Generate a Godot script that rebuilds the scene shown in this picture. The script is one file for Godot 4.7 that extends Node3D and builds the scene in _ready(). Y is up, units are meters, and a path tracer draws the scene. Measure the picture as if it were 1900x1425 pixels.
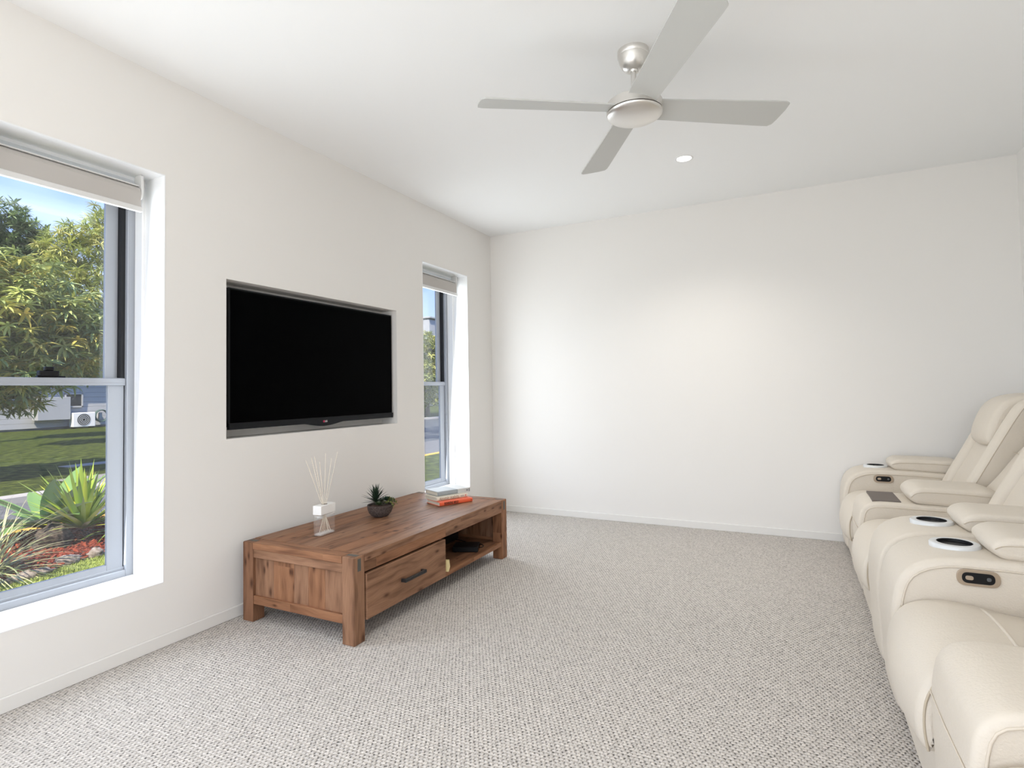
extends Node3D
# A carpeted media room: reclining lounges on the right, a screen in a niche and a low
# timber unit on the left wall, two narrow sash windows with a garden and street outside.

var rng := RandomNumberGenerator.new()
var names := {}
var M := {}

# ---------------------------------------------------------------- naming and nodes
func numbered(called: String) -> String:
	var k: int = names.get(called, 0)
	names[called] = k + 1
	return called if k == 0 else "%s_%03d" % [called, k]

func thing(called: String, label: String, category: String, at := Vector3.ZERO, group := "") -> Node3D:
	var o := Node3D.new()
	o.name = numbered(called)
	add_child(o)
	o.position = at
	o.set_meta("label", label)
	o.set_meta("category", category)
	if group != "": o.set_meta("group", group)
	return o

func tag(o: Node3D, label: String, category: String, group := "") -> void:
	o.set_meta("label", label)
	o.set_meta("category", category)
	if group != "": o.set_meta("group", group)

func structure(called: String, label := "") -> Node3D:
	var o := Node3D.new()
	o.name = called
	add_child(o)
	o.set_meta("kind", "structure")
	if label != "": o.set_meta("label", label)
	return o

func part(called: String, st: SurfaceTool, m: Material, parent: Node3D) -> MeshInstance3D:
	st.generate_normals()
	var mi := MeshInstance3D.new()
	mi.mesh = st.commit()
	mi.material_override = m
	mi.name = numbered(called) if parent == self else called
	parent.add_child(mi, true)
	return mi

func mesh_part(called: String, mesh: Mesh, m: Material, parent: Node3D, xf := Transform3D()) -> MeshInstance3D:
	var mi := MeshInstance3D.new()
	mi.mesh = mesh
	mi.material_override = m
	mi.name = numbered(called) if parent == self else called
	parent.add_child(mi, true)
	mi.transform = xf
	return mi

# ---------------------------------------------------------------- shapes
func new_st() -> SurfaceTool:
	var st := SurfaceTool.new()
	st.begin(Mesh.PRIMITIVE_TRIANGLES)
	return st

func vtx(st: SurfaceTool, p: Vector3, uv := Vector2.ZERO) -> void:
	st.set_uv(uv)
	st.add_vertex(p)

# counter-clockwise seen from outside
func tri(st: SurfaceTool, a: Vector3, b: Vector3, c: Vector3) -> void:
	vtx(st, a); vtx(st, c); vtx(st, b)

func quad(st: SurfaceTool, a: Vector3, b: Vector3, c: Vector3, d: Vector3) -> void:
	tri(st, a, b, c); tri(st, a, c, d)

func quad_uv(st: SurfaceTool, p: Array, uv: Array) -> void:
	for i in [0, 2, 1, 0, 3, 2]: vtx(st, p[i], uv[i])

func grain_uv(p: Vector3, a: int, g: int, off: Vector2) -> Vector2:
	if a == g:
		return Vector2(p[(g + 1) % 3] * 1.0, p[(g + 2) % 3] * 2.0) + off
	return Vector2(p[g], p[3 - a - g] * 2.0) + off

# chamfered box; g is the axis the grain runs along
func bbox(st: SurfaceTool, lo: Vector3, hi: Vector3, b := 0.0, g := 2, off := Vector2.ZERO, xf := Transform3D()) -> void:
	st.set_smooth_group(-1)
	var c := (lo + hi) * 0.5
	for a in 3:
		for s in [-1.0, 1.0]:
			var u := (a + 1) % 3
			var v := (a + 2) % 3
			var ps := []
			for k in [[-1, -1], [1, -1], [1, 1], [-1, 1]]:
				var p := c
				p[a] = hi[a] if s > 0 else lo[a]
				p[u] = (hi[u] - b) if k[0] > 0 else (lo[u] + b)
				p[v] = (hi[v] - b) if k[1] > 0 else (lo[v] + b)
				ps.append(p)
			if s < 0: ps.reverse()
			quad_uv(st, ps.map(func(p): return xf * p), ps.map(func(p): return grain_uv(p, a, g, off)))
	if b <= 0.0: return
	for a in 3: # edges along axis a
		var u := (a + 1) % 3
		var v := (a + 2) % 3
		for su in [-1, 1]:
			for sv in [-1, 1]:
				var ps := []
				for k in [[0, -1], [0, 1], [1, 1], [1, -1]]: # k0: 0 on u face, 1 on v face
					var p := c
					p[a] = (hi[a] - b) if k[1] > 0 else (lo[a] + b)
					var bu := 0.0 if k[0] == 0 else b
					var bv := b if k[0] == 0 else 0.0
					p[u] = (hi[u] - bu) if su > 0 else (lo[u] + bu)
					p[v] = (hi[v] - bv) if sv > 0 else (lo[v] + bv)
					ps.append(p)
				var nrm := Vector3.ZERO
				nrm[u] = su; nrm[v] = sv
				if (ps[1] - ps[0]).cross(ps[2] - ps[0]).dot(nrm) < 0: ps.reverse()
				quad_uv(st, ps.map(func(p): return xf * p), ps.map(func(p): return grain_uv(p, u, g, off)))
	for sx in [-1, 1]:
		for sy in [-1, 1]:
			for sz in [-1, 1]:
				var s := [sx, sy, sz]
				var ps := []
				for a in 3:
					var p := Vector3.ZERO
					for i in 3:
						var d := 0.0 if i == a else b
						p[i] = (hi[i] - d) if s[i] > 0 else (lo[i] + d)
					ps.append(p)
				if (ps[1] - ps[0]).cross(ps[2] - ps[0]).dot(Vector3(sx, sy, sz)) < 0: ps.reverse()
				for i in [0, 2, 1]: vtx(st, xf * ps[i], grain_uv(ps[i], 0, g, off))

func box_part(called: String, lo: Vector3, hi: Vector3, b: float, m: Material, parent: Node3D, g := 2, off := Vector2.ZERO) -> MeshInstance3D:
	var st := new_st()
	bbox(st, lo, hi, b, g, off)
	return part(called, st, m, parent)

# revolve a profile of (radius, height) about xf's y axis; profile runs from the bottom up for outside faces
func lathe(st: SurfaceTool, prof: Array, segs := 32, xf := Transform3D(), group := 0) -> void:
	st.set_smooth_group(group)
	for i in prof.size() - 1:
		var a: Vector2 = prof[i]
		var b: Vector2 = prof[i + 1]
		if prof[i] == prof[i + 1]: continue
		for k in segs:
			var t0 := TAU * k / segs
			var t1 := TAU * (k + 1) / segs
			var p := [Vector3(a.x * cos(t0), a.y, a.x * sin(t0)), Vector3(a.x * cos(t1), a.y, a.x * sin(t1)), Vector3(b.x * cos(t1), b.y, b.x * sin(t1)), Vector3(b.x * cos(t0), b.y, b.x * sin(t0))]
			var uv := [Vector2(float(k) / segs, a.y), Vector2(float(k + 1) / segs, a.y), Vector2(float(k + 1) / segs, b.y), Vector2(float(k) / segs, b.y)]
			if a.x > 1e-5:
				for j in [0, 1, 2]: vtx(st, xf * p[j], uv[j])
			if b.x > 1e-5:
				for j in [0, 2, 3]: vtx(st, xf * p[j], uv[j])

# profile in pieces: each piece smooth in itself, hard between pieces
func lathe_pieces(st: SurfaceTool, pieces: Array, segs := 32, xf := Transform3D()) -> void:
	for i in pieces.size(): lathe(st, pieces[i], segs, xf, i + 1)

func tube(st: SurfaceTool, pts: Array, r0: float, r1 := -1.0, sides := 8, cap := true) -> void:
	if r1 < 0: r1 = r0
	st.set_smooth_group(0)
	var rings := []
	var x := Vector3.ZERO
	for i in pts.size():
		var d: Vector3 = (pts[min(i + 1, pts.size() - 1)] - pts[max(i - 1, 0)]).normalized()
		if i == 0: x = (Vector3.UP if abs(d.y) < 0.8 else Vector3.BACK).cross(d)
		x = (x - d * x.dot(d)).normalized()
		var y := d.cross(x).normalized()
		var r: float = lerp(r0, r1, float(i) / max(1, pts.size() - 1))
		var ring := []
		for k in sides:
			var t := TAU * k / sides
			ring.append(pts[i] + (x * cos(t) + y * sin(t)) * r)
		rings.append(ring)
	for i in rings.size() - 1:
		for k in sides:
			var j := (k + 1) % sides
			quad(st, rings[i][k], rings[i][j], rings[i + 1][j], rings[i + 1][k])
	if cap:
		st.set_smooth_group(-1)
		for k in range(1, sides - 1):
			tri(st, rings[0][0], rings[0][k + 1], rings[0][k])
			var e: Array = rings[-1]
			tri(st, e[0], e[k], e[k + 1])

# closed Catmull-Rom through control points
func spline(pts: Array, sub := 5) -> PackedVector2Array:
	var out := PackedVector2Array()
	var n := pts.size()
	for i in n:
		var a: Vector2 = pts[(i - 1 + n) % n]
		var b: Vector2 = pts[i]
		var c: Vector2 = pts[(i + 1) % n]
		var d: Vector2 = pts[(i + 2) % n]
		for k in sub:
			out.append(b.cubic_interpolate(c, a, d, float(k) / sub))
	return out

func open_spline(pts: Array, sub := 6) -> Array:
	var out := []
	var n := pts.size()
	for i in n - 1:
		for k in sub:
			out.append(pts[i].cubic_interpolate(pts[i + 1], pts[max(i - 1, 0)], pts[min(i + 2, n - 1)], float(k) / sub))
	out.append(pts[-1])
	return out

# round the corners of a polygon with radius list
func rounded(pts: Array, r: Variant, steps := 5) -> PackedVector2Array:
	var out := PackedVector2Array()
	var n := pts.size()
	for i in n:
		var p: Vector2 = pts[i]
		var a: Vector2 = (pts[(i - 1 + n) % n] - p)
		var b: Vector2 = (pts[(i + 1) % n] - p)
		var rr: float = r[i] if r is Array else r
		rr = min(rr, min(a.length(), b.length()) * 0.499)
		if rr < 1e-5:
			out.append(p)
			continue
		for k in steps + 1:
			var t := float(k) / steps
			out.append((p + a.normalized() * rr).lerp(p, t).lerp(p.lerp(p + b.normalized() * rr, t), t))
	return out

func ccw(p: PackedVector2Array) -> PackedVector2Array:
	if Geometry2D.is_polygon_clockwise(p): p.reverse()
	var s := 0.0
	for i in p.size():
		s += p[i].cross(p[(i + 1) % p.size()])
	if s < 0: p.reverse()
	return p

# even spacing along a closed outline, lightly smoothed
func even(p: PackedVector2Array, count := 84) -> PackedVector2Array:
	var n := p.size()
	var total := 0.0
	for i in n: total += p[i].distance_to(p[(i + 1) % n])
	var out := PackedVector2Array()
	var step := total / count
	var walked := 0.0
	var next := 0.0
	for i in n:
		var a := p[i]
		var b := p[(i + 1) % n]
		var l := a.distance_to(b)
		while l > 0.0 and next < walked + l and out.size() < count:
			out.append(a.lerp(b, (next - walked) / l))
			next += step
		walked += l
	var m := out.size()
	var sm := PackedVector2Array()
	for i in m: sm.append(out[i] * 0.5 + (out[(i + 1) % m] + out[(i - 1 + m) % m]) * 0.25)
	return sm

# cushion-like extrusion of a closed XY profile from z0 to z1: rounded ends, swelling middle
func pillow(st: SurfaceTool, prof: PackedVector2Array, z0: float, z1: float, r: float, bulge := 0.0, mids := 6, xf := Transform3D(), endbulge := 0.0) -> void:
	prof = ccw(even(prof))
	var n := prof.size()
	var nor := []
	for i in n:
		var e := (prof[(i + 1) % n] - prof[(i - 1 + n) % n]).normalized()
		nor.append(Vector2(e.y, -e.x))
	var sl := []
	var steps := 5
	for k in steps + 1:
		var a := PI / 2 * k / steps
		sl.append([z0 + r * (1 - sin(a)) * (1.0) if false else z0 + r * (1.0 - cos(a)), r * (1.0 - sin(a))])
	for k in range(1, mids):
		var t := float(k) / mids
		sl.append([lerp(z0 + r, z1 - r, t), -bulge * sin(PI * t)])
	for k in steps + 1:
		var a := PI / 2 * (steps - k) / steps
		sl.append([z1 - r * (1.0 - cos(a)), r * (1.0 - sin(a))])
	st.set_smooth_group(0)
	var rows := []
	for s in sl:
		var row := []
		for i in n:
			var q: Vector2 = prof[i] - nor[i] * s[1]
			row.append(xf * Vector3(q.x, q.y, s[0]))
		rows.append(row)
	for j in rows.size() - 1:
		for i in n:
			var k := (i + 1) % n
			quad(st, rows[j][i], rows[j][k], rows[j + 1][k], rows[j + 1][i])
	st.set_smooth_group(1 if endbulge <= 0 else 0)
	var flatp := PackedVector2Array()
	for i in n: flatp.append(prof[i] - nor[i] * r)
	var idx := Geometry2D.triangulate_polygon(flatp)
	if idx.is_empty(): idx = Geometry2D.triangulate_polygon(prof)
	for t in range(0, idx.size(), 3):
		var ia := idx[t]
		var ib := idx[t + 1]
		var ic := idx[t + 2]
		if (flatp[ib] - flatp[ia]).cross(flatp[ic] - flatp[ia]) < 0:
			var sw := ib; ib = ic; ic = sw
		var e: Array = rows[-1]
		tri(st, e[ia], e[ib], e[ic])
		tri(st, rows[0][ia], rows[0][ic], rows[0][ib])

# flat-sided prism of an XY polygon
func prism(st: SurfaceTool, prof: PackedVector2Array, z0: float, z1: float, xf := Transform3D()) -> void:
	prof = ccw(prof.duplicate())
	var n := prof.size()
	st.set_smooth_group(-1)
	for i in n:
		var a := prof[i]
		var b := prof[(i + 1) % n]
		quad(st, xf * Vector3(a.x, a.y, z0), xf * Vector3(b.x, b.y, z0), xf * Vector3(b.x, b.y, z1), xf * Vector3(a.x, a.y, z1))
	var idx := Geometry2D.triangulate_polygon(prof)
	for t in range(0, idx.size(), 3):
		var p := [prof[idx[t]], prof[idx[t + 1]], prof[idx[t + 2]]]
		if (p[1] - p[0]).cross(p[2] - p[0]) < 0: p.reverse()
		var f := p.map(func(q): return xf * Vector3(q.x, q.y, z1))
		tri(st, f[0], f[1], f[2])
		var k := p.map(func(q): return xf * Vector3(q.x, q.y, z0))
		tri(st, k[0], k[2], k[1])

# strap-like leaf: a folded strip that bends down towards the tip
func leaf(st: SurfaceTool, base: Vector3, dir: Vector3, length: float, width: float, droop: float, fold := 0.25, segs := 6, shape := 0.45, col := Color(-1, 0, 0)) -> void:
	st.set_smooth_group(0)
	var d := dir.normalized()
	var side := d.cross(Vector3.UP)
	side = side.normalized() if side.length() > 0.05 else Vector3(rng.randf() - 0.5, 0, rng.randf() - 0.5).normalized()
	var p := base
	var prev := []
	for i in segs + 1:
		var t := float(i) / segs
		var w := width * 0.5 * pow(max(0.0, sin(PI * pow(clamp(t * 0.93 + 0.07, 0.0, 1.0), shape * 1.6))), 0.75)
		var nrm := side.cross(d).normalized()
		var row := [p - side * w + nrm * w * fold, p, p + side * w + nrm * w * fold]
		if i > 0:
			if col.r >= 0: st.set_color(col)
			quad(st, prev[0], prev[1], row[1], row[0])
			quad(st, prev[1], prev[2], row[2], row[1])
		prev = row
		d = (d + Vector3.DOWN * droop / segs).normalized()
		p += d * length / segs

# ---------------------------------------------------------------- materials
func lin(r: float, g: float, b: float) -> Color:
	return Color(r, g, b).linear_to_srgb()

func mat(key: String, c: Color, rough := 0.6, metal := 0.0, spec := 0.5) -> StandardMaterial3D:
	var m := StandardMaterial3D.new()
	m.resource_name = key
	m.albedo_color = c
	m.roughness = rough
	m.metallic = metal
	m.metallic_specular = spec
	M[key] = m
	return m

func noise(freq: float, seed_: int, oct := 3) -> FastNoiseLite:
	var n := FastNoiseLite.new()
	n.noise_type = FastNoiseLite.TYPE_SIMPLEX_SMOOTH
	n.frequency = freq
	n.seed = seed_
	n.fractal_type = FastNoiseLite.FRACTAL_FBM if oct > 1 else FastNoiseLite.FRACTAL_NONE
	n.fractal_octaves = oct
	return n

func img_tex(w: int, h: int, data: PackedByteArray, fmt := Image.FORMAT_RGB8) -> ImageTexture:
	return ImageTexture.create_from_image(Image.create_from_data(w, h, false, fmt, data))

func wood_texture() -> ImageTexture:
	var w := 1024
	var h := 512
	var d := PackedByteArray()
	d.resize(w * h * 3)
	var fine := noise(0.09, 3, 3)
	var mid := noise(0.012, 5, 3)
	var warp := noise(0.006, 9, 2)
	var r := RandomNumberGenerator.new()
	r.seed = 77
	var knots := []
	for i in 16: knots.append([r.randf() * w, r.randf() * h, r.randf_range(3.5, 8.0)])
	for y in h:
		for x in w:
			var wy := y + 13.0 * warp.get_noise_2d(x * 0.5, y)
			var dark := 0.0
			for k in knots:
				var dx: float = (x - k[0]) * 0.42
				var dy: float = y - k[1]
				var q: float = (dx * dx + dy * dy) / (k[2] * k[2])
				if q < 22.0:
					dark += exp(-q * 0.8) * 0.95
					wy += dy / max(0.6, q) * 0.8
			var f := fine.get_noise_2d(x * 0.10, wy * 2.6)
			var m := mid.get_noise_2d(x * 0.22, wy * 1.6)
			var band := 0.5 + 0.5 * sin(wy * 0.16 + 3.0 * mid.get_noise_2d(x * 0.12, wy * 0.5 + 900.0))
			var v: float = clamp(0.56 + 0.24 * f + 0.30 * m + 0.08 * (band - 0.5), 0.0, 1.0)
			var streak: float = clamp((-m - 0.22) * 2.3 + f * 0.35, 0.0, 1.0)
			var c := Color(0.42, 0.298, 0.222).lerp(Color(0.655, 0.498, 0.39), v)
			c = c.lerp(Color(0.30, 0.195, 0.14), min(1.0, streak * 0.42 + dark))
			var o := (y * w + x) * 3
			d[o] = int(clamp(c.r, 0, 1) * 255)
			d[o + 1] = int(clamp(c.g, 0, 1) * 255)
			d[o + 2] = int(clamp(c.b, 0, 1) * 255)
	return img_tex(w, h, d)

# loop-pile carpet: staggered rows of loops with small dark gaps; returns [colour, height]
func carpet_textures() -> Array:
	var n := 1024
	var d := PackedByteArray()
	var hgt := PackedByteArray()
	d.resize(n * n * 3)
	hgt.resize(n * n)
	var r := RandomNumberGenerator.new()
	r.seed = 5
	var cx := 76
	var cy := 92
	var tone := []
	var off := []
	for i in cx * cy:
		tone.append(r.randf_range(-0.045, 0.045))
		off.append(Vector2(r.randf_range(-0.2, 0.2), r.randf_range(-0.2, 0.2)))
	var yarn := noise(0.16, 21, 2)
	for y in n:
		for x in n:
			var gy := float(y) / n * cy
			var j := int(gy)
			var gx := float(x) / n * cx + (0.5 if j % 2 == 1 else 0.0)
			var i := int(gx)
			var k: int = (i % cx) + j * cx
			var o: Vector2 = off[k]
			var fx := gx - i - 0.5 + o.x * 0.5
			var fy := gy - j - 0.5 + o.y * 0.5
			# a small dark gap opens between neighbouring loops of a row
			var dx: float = (0.5 - abs(fx)) / 0.145
			var dy: float = (fy + o.y * 0.8) / 0.24
			var gap: float = exp(-dx * dx - dy * dy) * (0.5 + 2.6 * abs(o.x) + 8.0 * abs(tone[k]))
			var yn := yarn.get_noise_2d(x, y)
			var v: float = 0.805 + tone[k] * 0.7 + 0.11 * yn - 0.44 * gap
			var q := (y * n + x)
			d[q * 3] = int(clamp(v * 1.0, 0, 1) * 255)
			d[q * 3 + 1] = int(clamp(v * 0.968, 0, 1) * 255)
			d[q * 3 + 2] = int(clamp(v * 0.935, 0, 1) * 255)
			var hh: float = clamp(1.0 - (fx * fx * 1.6 + fy * fy * 2.2) - 0.4 * gap + 0.1 * yn, 0, 1)
			hgt[q] = int(hh * 255)
	return [img_tex(n, n, d), img_tex(n, n, hgt, Image.FORMAT_L8)]

func two_tone(freq: float, seed_: int, a: Color, b: Color, size := 256) -> NoiseTexture2D:
	var t := NoiseTexture2D.new()
	t.width = size
	t.height = size
	t.seamless = true
	t.noise = noise(freq, seed_, 4)
	var g := Gradient.new()
	g.set_color(0, a)
	g.set_color(1, b)
	g.set_offset(0, 0.25)
	g.set_offset(1, 0.75)
	t.color_ramp = g
	return t

func bump(freq: float, seed_: int, strength: float, size := 256) -> NoiseTexture2D:
	var t := NoiseTexture2D.new()
	t.width = size
	t.height = size
	t.seamless = true
	t.as_normal_map = true
	t.bump_strength = strength
	t.noise = noise(freq, seed_, 3)
	return t

func make_materials() -> void:
	mat("wall_paint", lin(0.845, 0.820, 0.785), 0.75, 0, 0.3)
	mat("ceiling_paint", lin(0.93, 0.93, 0.92), 0.85, 0, 0.2)
	mat("white_paint", lin(0.88, 0.88, 0.875), 0.4, 0, 0.4)
	mat("trim_paint", lin(0.82, 0.80, 0.765), 0.4, 0, 0.4)
	var c := carpet_textures()
	var m := mat("carpet", Color(1, 1, 1), 0.95, 0, 0.1)
	m.albedo_texture = c[0]
	m.heightmap_enabled = true
	m.heightmap_texture = c[1]
	m.heightmap_scale = 0.4
	m.uv1_triplanar = true
	m.uv1_world_triplanar = true
	m.uv1_scale = Vector3(0.86, 0.86, 0.86)
	var wt := wood_texture()
	var tints := [Color(1, 1, 1), Color(0.93, 0.90, 0.88), Color(1.0, 0.95, 0.90), Color(0.86, 0.83, 0.80)]
	for i in 4:
		m = mat("acacia_%d" % i, tints[i], 0.5, 0, 0.3)
		m.albedo_texture = wt
		m.heightmap_enabled = true
		m.heightmap_texture = wt
		m.heightmap_scale = 0.12
	m = mat("dark_wood", lin(0.07, 0.04, 0.025), 0.6)
	mat("leather", lin(0.69, 0.622, 0.53), 0.42, 0, 0.45)
	M.leather.normal_enabled = true
	M.leather.normal_texture = bump(0.06, 31, 5.0)
	M.leather.normal_scale = 0.25
	M.leather.uv1_triplanar = true
	M.leather.uv1_scale = Vector3(9, 9, 9)
	M.leather.heightmap_enabled = true
	M.leather.heightmap_texture = two_tone(0.014, 33, Color(0.2, 0.2, 0.2), Color(0.8, 0.8, 0.8), 256)
	M.leather.heightmap_scale = 0.045
	mat("piping", lin(0.52, 0.44, 0.33), 0.5)
	mat("stitch", lin(0.66, 0.585, 0.485), 0.5)
	mat("dark_gap", lin(0.05, 0.04, 0.03), 0.8)
	mat("nickel", lin(0.74, 0.72, 0.69), 0.34, 1.0)
	mat("blade_silver", lin(0.56, 0.56, 0.535), 0.45, 0.0)
	mat("black_plastic", lin(0.012, 0.012, 0.013), 0.35, 0, 0.3)
	mat("screen_glass", lin(0.0012, 0.0012, 0.0014), 0.12, 0, 0.08)
	mat("bezel", lin(0.012, 0.013, 0.015), 0.4, 0, 0.25)
	mat("aluminium", lin(0.40, 0.42, 0.46), 0.4, 0.15)
	mat("dark_rubber", lin(0.012, 0.013, 0.016), 0.7)
	m = mat("pane_glass", Color(1, 1, 1, 0.02), 0.0, 0, 0.5)
	m.transparency = BaseMaterial3D.TRANSPARENCY_ALPHA
	m = mat("insect_mesh", Color(0.30, 0.31, 0.32, 0.16), 0.9, 0, 0.0)
	m.transparency = BaseMaterial3D.TRANSPARENCY_ALPHA
	m = mat("bottle_glass", Color(1, 1, 1, 0.05), 0.0, 0, 0.5)
	m.transparency = BaseMaterial3D.TRANSPARENCY_ALPHA
	mat("blind_fabric", lin(0.52, 0.49, 0.46), 0.85, 0, 0.2)
	mat("blind_rail", lin(0.74, 0.73, 0.71), 0.4)
	mat("ring_metal", lin(0.70, 0.71, 0.71), 0.35, 0.1)
	mat("grey_cup", lin(0.10, 0.105, 0.11), 0.4)
	mat("champagne", lin(0.46, 0.37, 0.28), 0.35, 0.5)
	mat("tray_grey", lin(0.16, 0.135, 0.12), 0.8)
	mat("reed", lin(0.80, 0.72, 0.60), 0.8)
	mat("cap_white", lin(0.88, 0.87, 0.85), 0.45)
	mat("bracket_iron", lin(0.115, 0.11, 0.095), 0.5, 0.5)
	mat("handle_iron", lin(0.035, 0.035, 0.036), 0.4, 0.5)
	mat("page", lin(0.70, 0.64, 0.54), 0.9)
	mat("cover_orange", lin(0.84, 0.135, 0.055), 0.45)
	mat("cover_cream", lin(0.76, 0.70, 0.58), 0.5)
	mat("cover_grey", lin(0.33, 0.355, 0.37), 0.5)
	mat("cover_pale", lin(0.62, 0.62, 0.60), 0.5)
	mat("ink_black", lin(0.02, 0.015, 0.013), 0.6)
	mat("ink_gold", lin(0.30, 0.21, 0.13), 0.6)
	mat("ink_grey", lin(0.25, 0.26, 0.27), 0.6)
	mat("ink_red", lin(0.55, 0.05, 0.05), 0.6)
	mat("logo_red", lin(0.50, 0.01, 0.07), 0.4)
	mat("logo_white", lin(0.75, 0.75, 0.75), 0.4)
	mat("pale_yellow", lin(0.74, 0.60, 0.30), 0.6)
	m = mat("bowl_clay", Color(1, 1, 1), 0.9)
	m.albedo_texture = two_tone(0.035, 41, Color(0.20, 0.165, 0.15), Color(0.40, 0.35, 0.33))
	m.uv1_triplanar = true
	m.uv1_scale = Vector3(14, 14, 14)
	for k in [["succulent_dark", 0.018, 0.04, 0.02], ["succulent_green", 0.055, 0.085, 0.035], ["succulent_lime", 0.19, 0.21, 0.05], ["succulent_deep", 0.02, 0.055, 0.032]]:
		mat(k[0], lin(k[1], k[2], k[3]), 0.5)
	# outdoors
	m = mat("lawn", Color(1, 1, 1), 0.95, 0, 0.1)
	m.albedo_texture = two_tone(0.02, 51, Color(0.17, 0.21, 0.095), Color(0.33, 0.37, 0.17), 512)
	m.uv1_triplanar = true
	m.uv1_world_triplanar = true
	m.uv1_scale = Vector3(0.45, 0.45, 0.45)
	m = mat("asphalt", Color(1, 1, 1), 0.9, 0, 0.2)
	m.albedo_texture = two_tone(0.05, 52, Color(0.36, 0.37, 0.385), Color(0.45, 0.45, 0.45), 256)
	m.uv1_triplanar = true
	m.uv1_world_triplanar = true
	m.uv1_scale = Vector3(0.8, 0.8, 0.8)
	m = mat("dark_asphalt", Color(0.72, 0.76, 0.80), 0.9, 0, 0.2)  # darker bluish tint over the same asphalt texture
	m.albedo_texture = M.asphalt.albedo_texture
	m.uv1_triplanar = true
	m.uv1_world_triplanar = true
	m.uv1_scale = Vector3(0.5, 0.5, 0.5)
	mat("path_grey", lin(0.24, 0.23, 0.215), 0.9)
	mat("concrete", lin(0.40, 0.38, 0.35), 0.9)
	mat("yellow_paint", lin(0.62, 0.36, 0.04), 0.7)
	mat("soil", lin(0.10, 0.045, 0.03), 0.95)
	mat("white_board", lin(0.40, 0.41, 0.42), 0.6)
	mat("white_render", lin(0.80, 0.80, 0.79), 0.7)
	mat("grey_render", lin(0.42, 0.44, 0.46), 0.7)
	mat("roof_tin", lin(0.55, 0.55, 0.55), 0.5)
	mat("dark_window", lin(0.02, 0.022, 0.025), 0.15)
	mat("bark", lin(0.13, 0.09, 0.06), 0.9)
	mat("hose_green", lin(0.05, 0.10, 0.09), 0.6)
	m = mat("boulder", Color(1, 1, 1), 0.95)
	m.albedo_texture = two_tone(0.03, 61, Color(0.12, 0.10, 0.085), Color(0.44, 0.39, 0.34))
	m.uv1_triplanar = true
	m.uv1_scale = Vector3(3, 3, 3)
	m = mat("edging_stone", Color(1, 1, 1), 0.95)
	m.albedo_texture = two_tone(0.03, 62, Color(0.42, 0.38, 0.34), Color(0.66, 0.62, 0.58))
	m.uv1_triplanar = true
	m.uv1_scale = Vector3(4, 4, 4)
	m = mat("foliage", Color(1, 1, 1), 0.5, 0, 0.35)
	m.vertex_color_use_as_albedo = true
	m.backlight_enabled = true
	m.backlight = Color(0.7, 0.7, 0.7)
	for k in [["agave_leaf", 0.17, 0.30, 0.08], ["spear_green", 0.30, 0.42, 0.04], ["spear_yellow", 0.50, 0.54, 0.05], ["variegated_pale", 0.50, 0.50, 0.26], ["variegated_green", 0.18, 0.22, 0.08], ["strappy_green", 0.22, 0.33, 0.06]]:
		m = mat(k[0], lin(k[1], k[2], k[3]), 0.4, 0, 0.4)
		m.backlight_enabled = true
		m.backlight = Color(0.35, 0.35, 0.35)

func lamp_material(c: Color, energy: float) -> StandardMaterial3D:
	var m := StandardMaterial3D.new()
	m.albedo_color = Color(0.9, 0.9, 0.9)
	m.emission_enabled = true
	m.emission = c
	m.emission_energy_multiplier = energy
	return m

# ---------------------------------------------------------------- constants of the room (metres)
const H := 2.4
const W := 3.6
const LEN := 6.4
const WT := 0.25
const WIN_LO := 0.262
const WIN_HI := 1.98
const W1A := 2.878
const W1B := 3.52
const W2A := 0.403
const W2B := 1.028
const ADDED_REAR_WINDOWS := [[3.98, 4.62], [4.86, 5.50], [5.72, 6.36]]  # unseen windows added to bring in fill light

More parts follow.
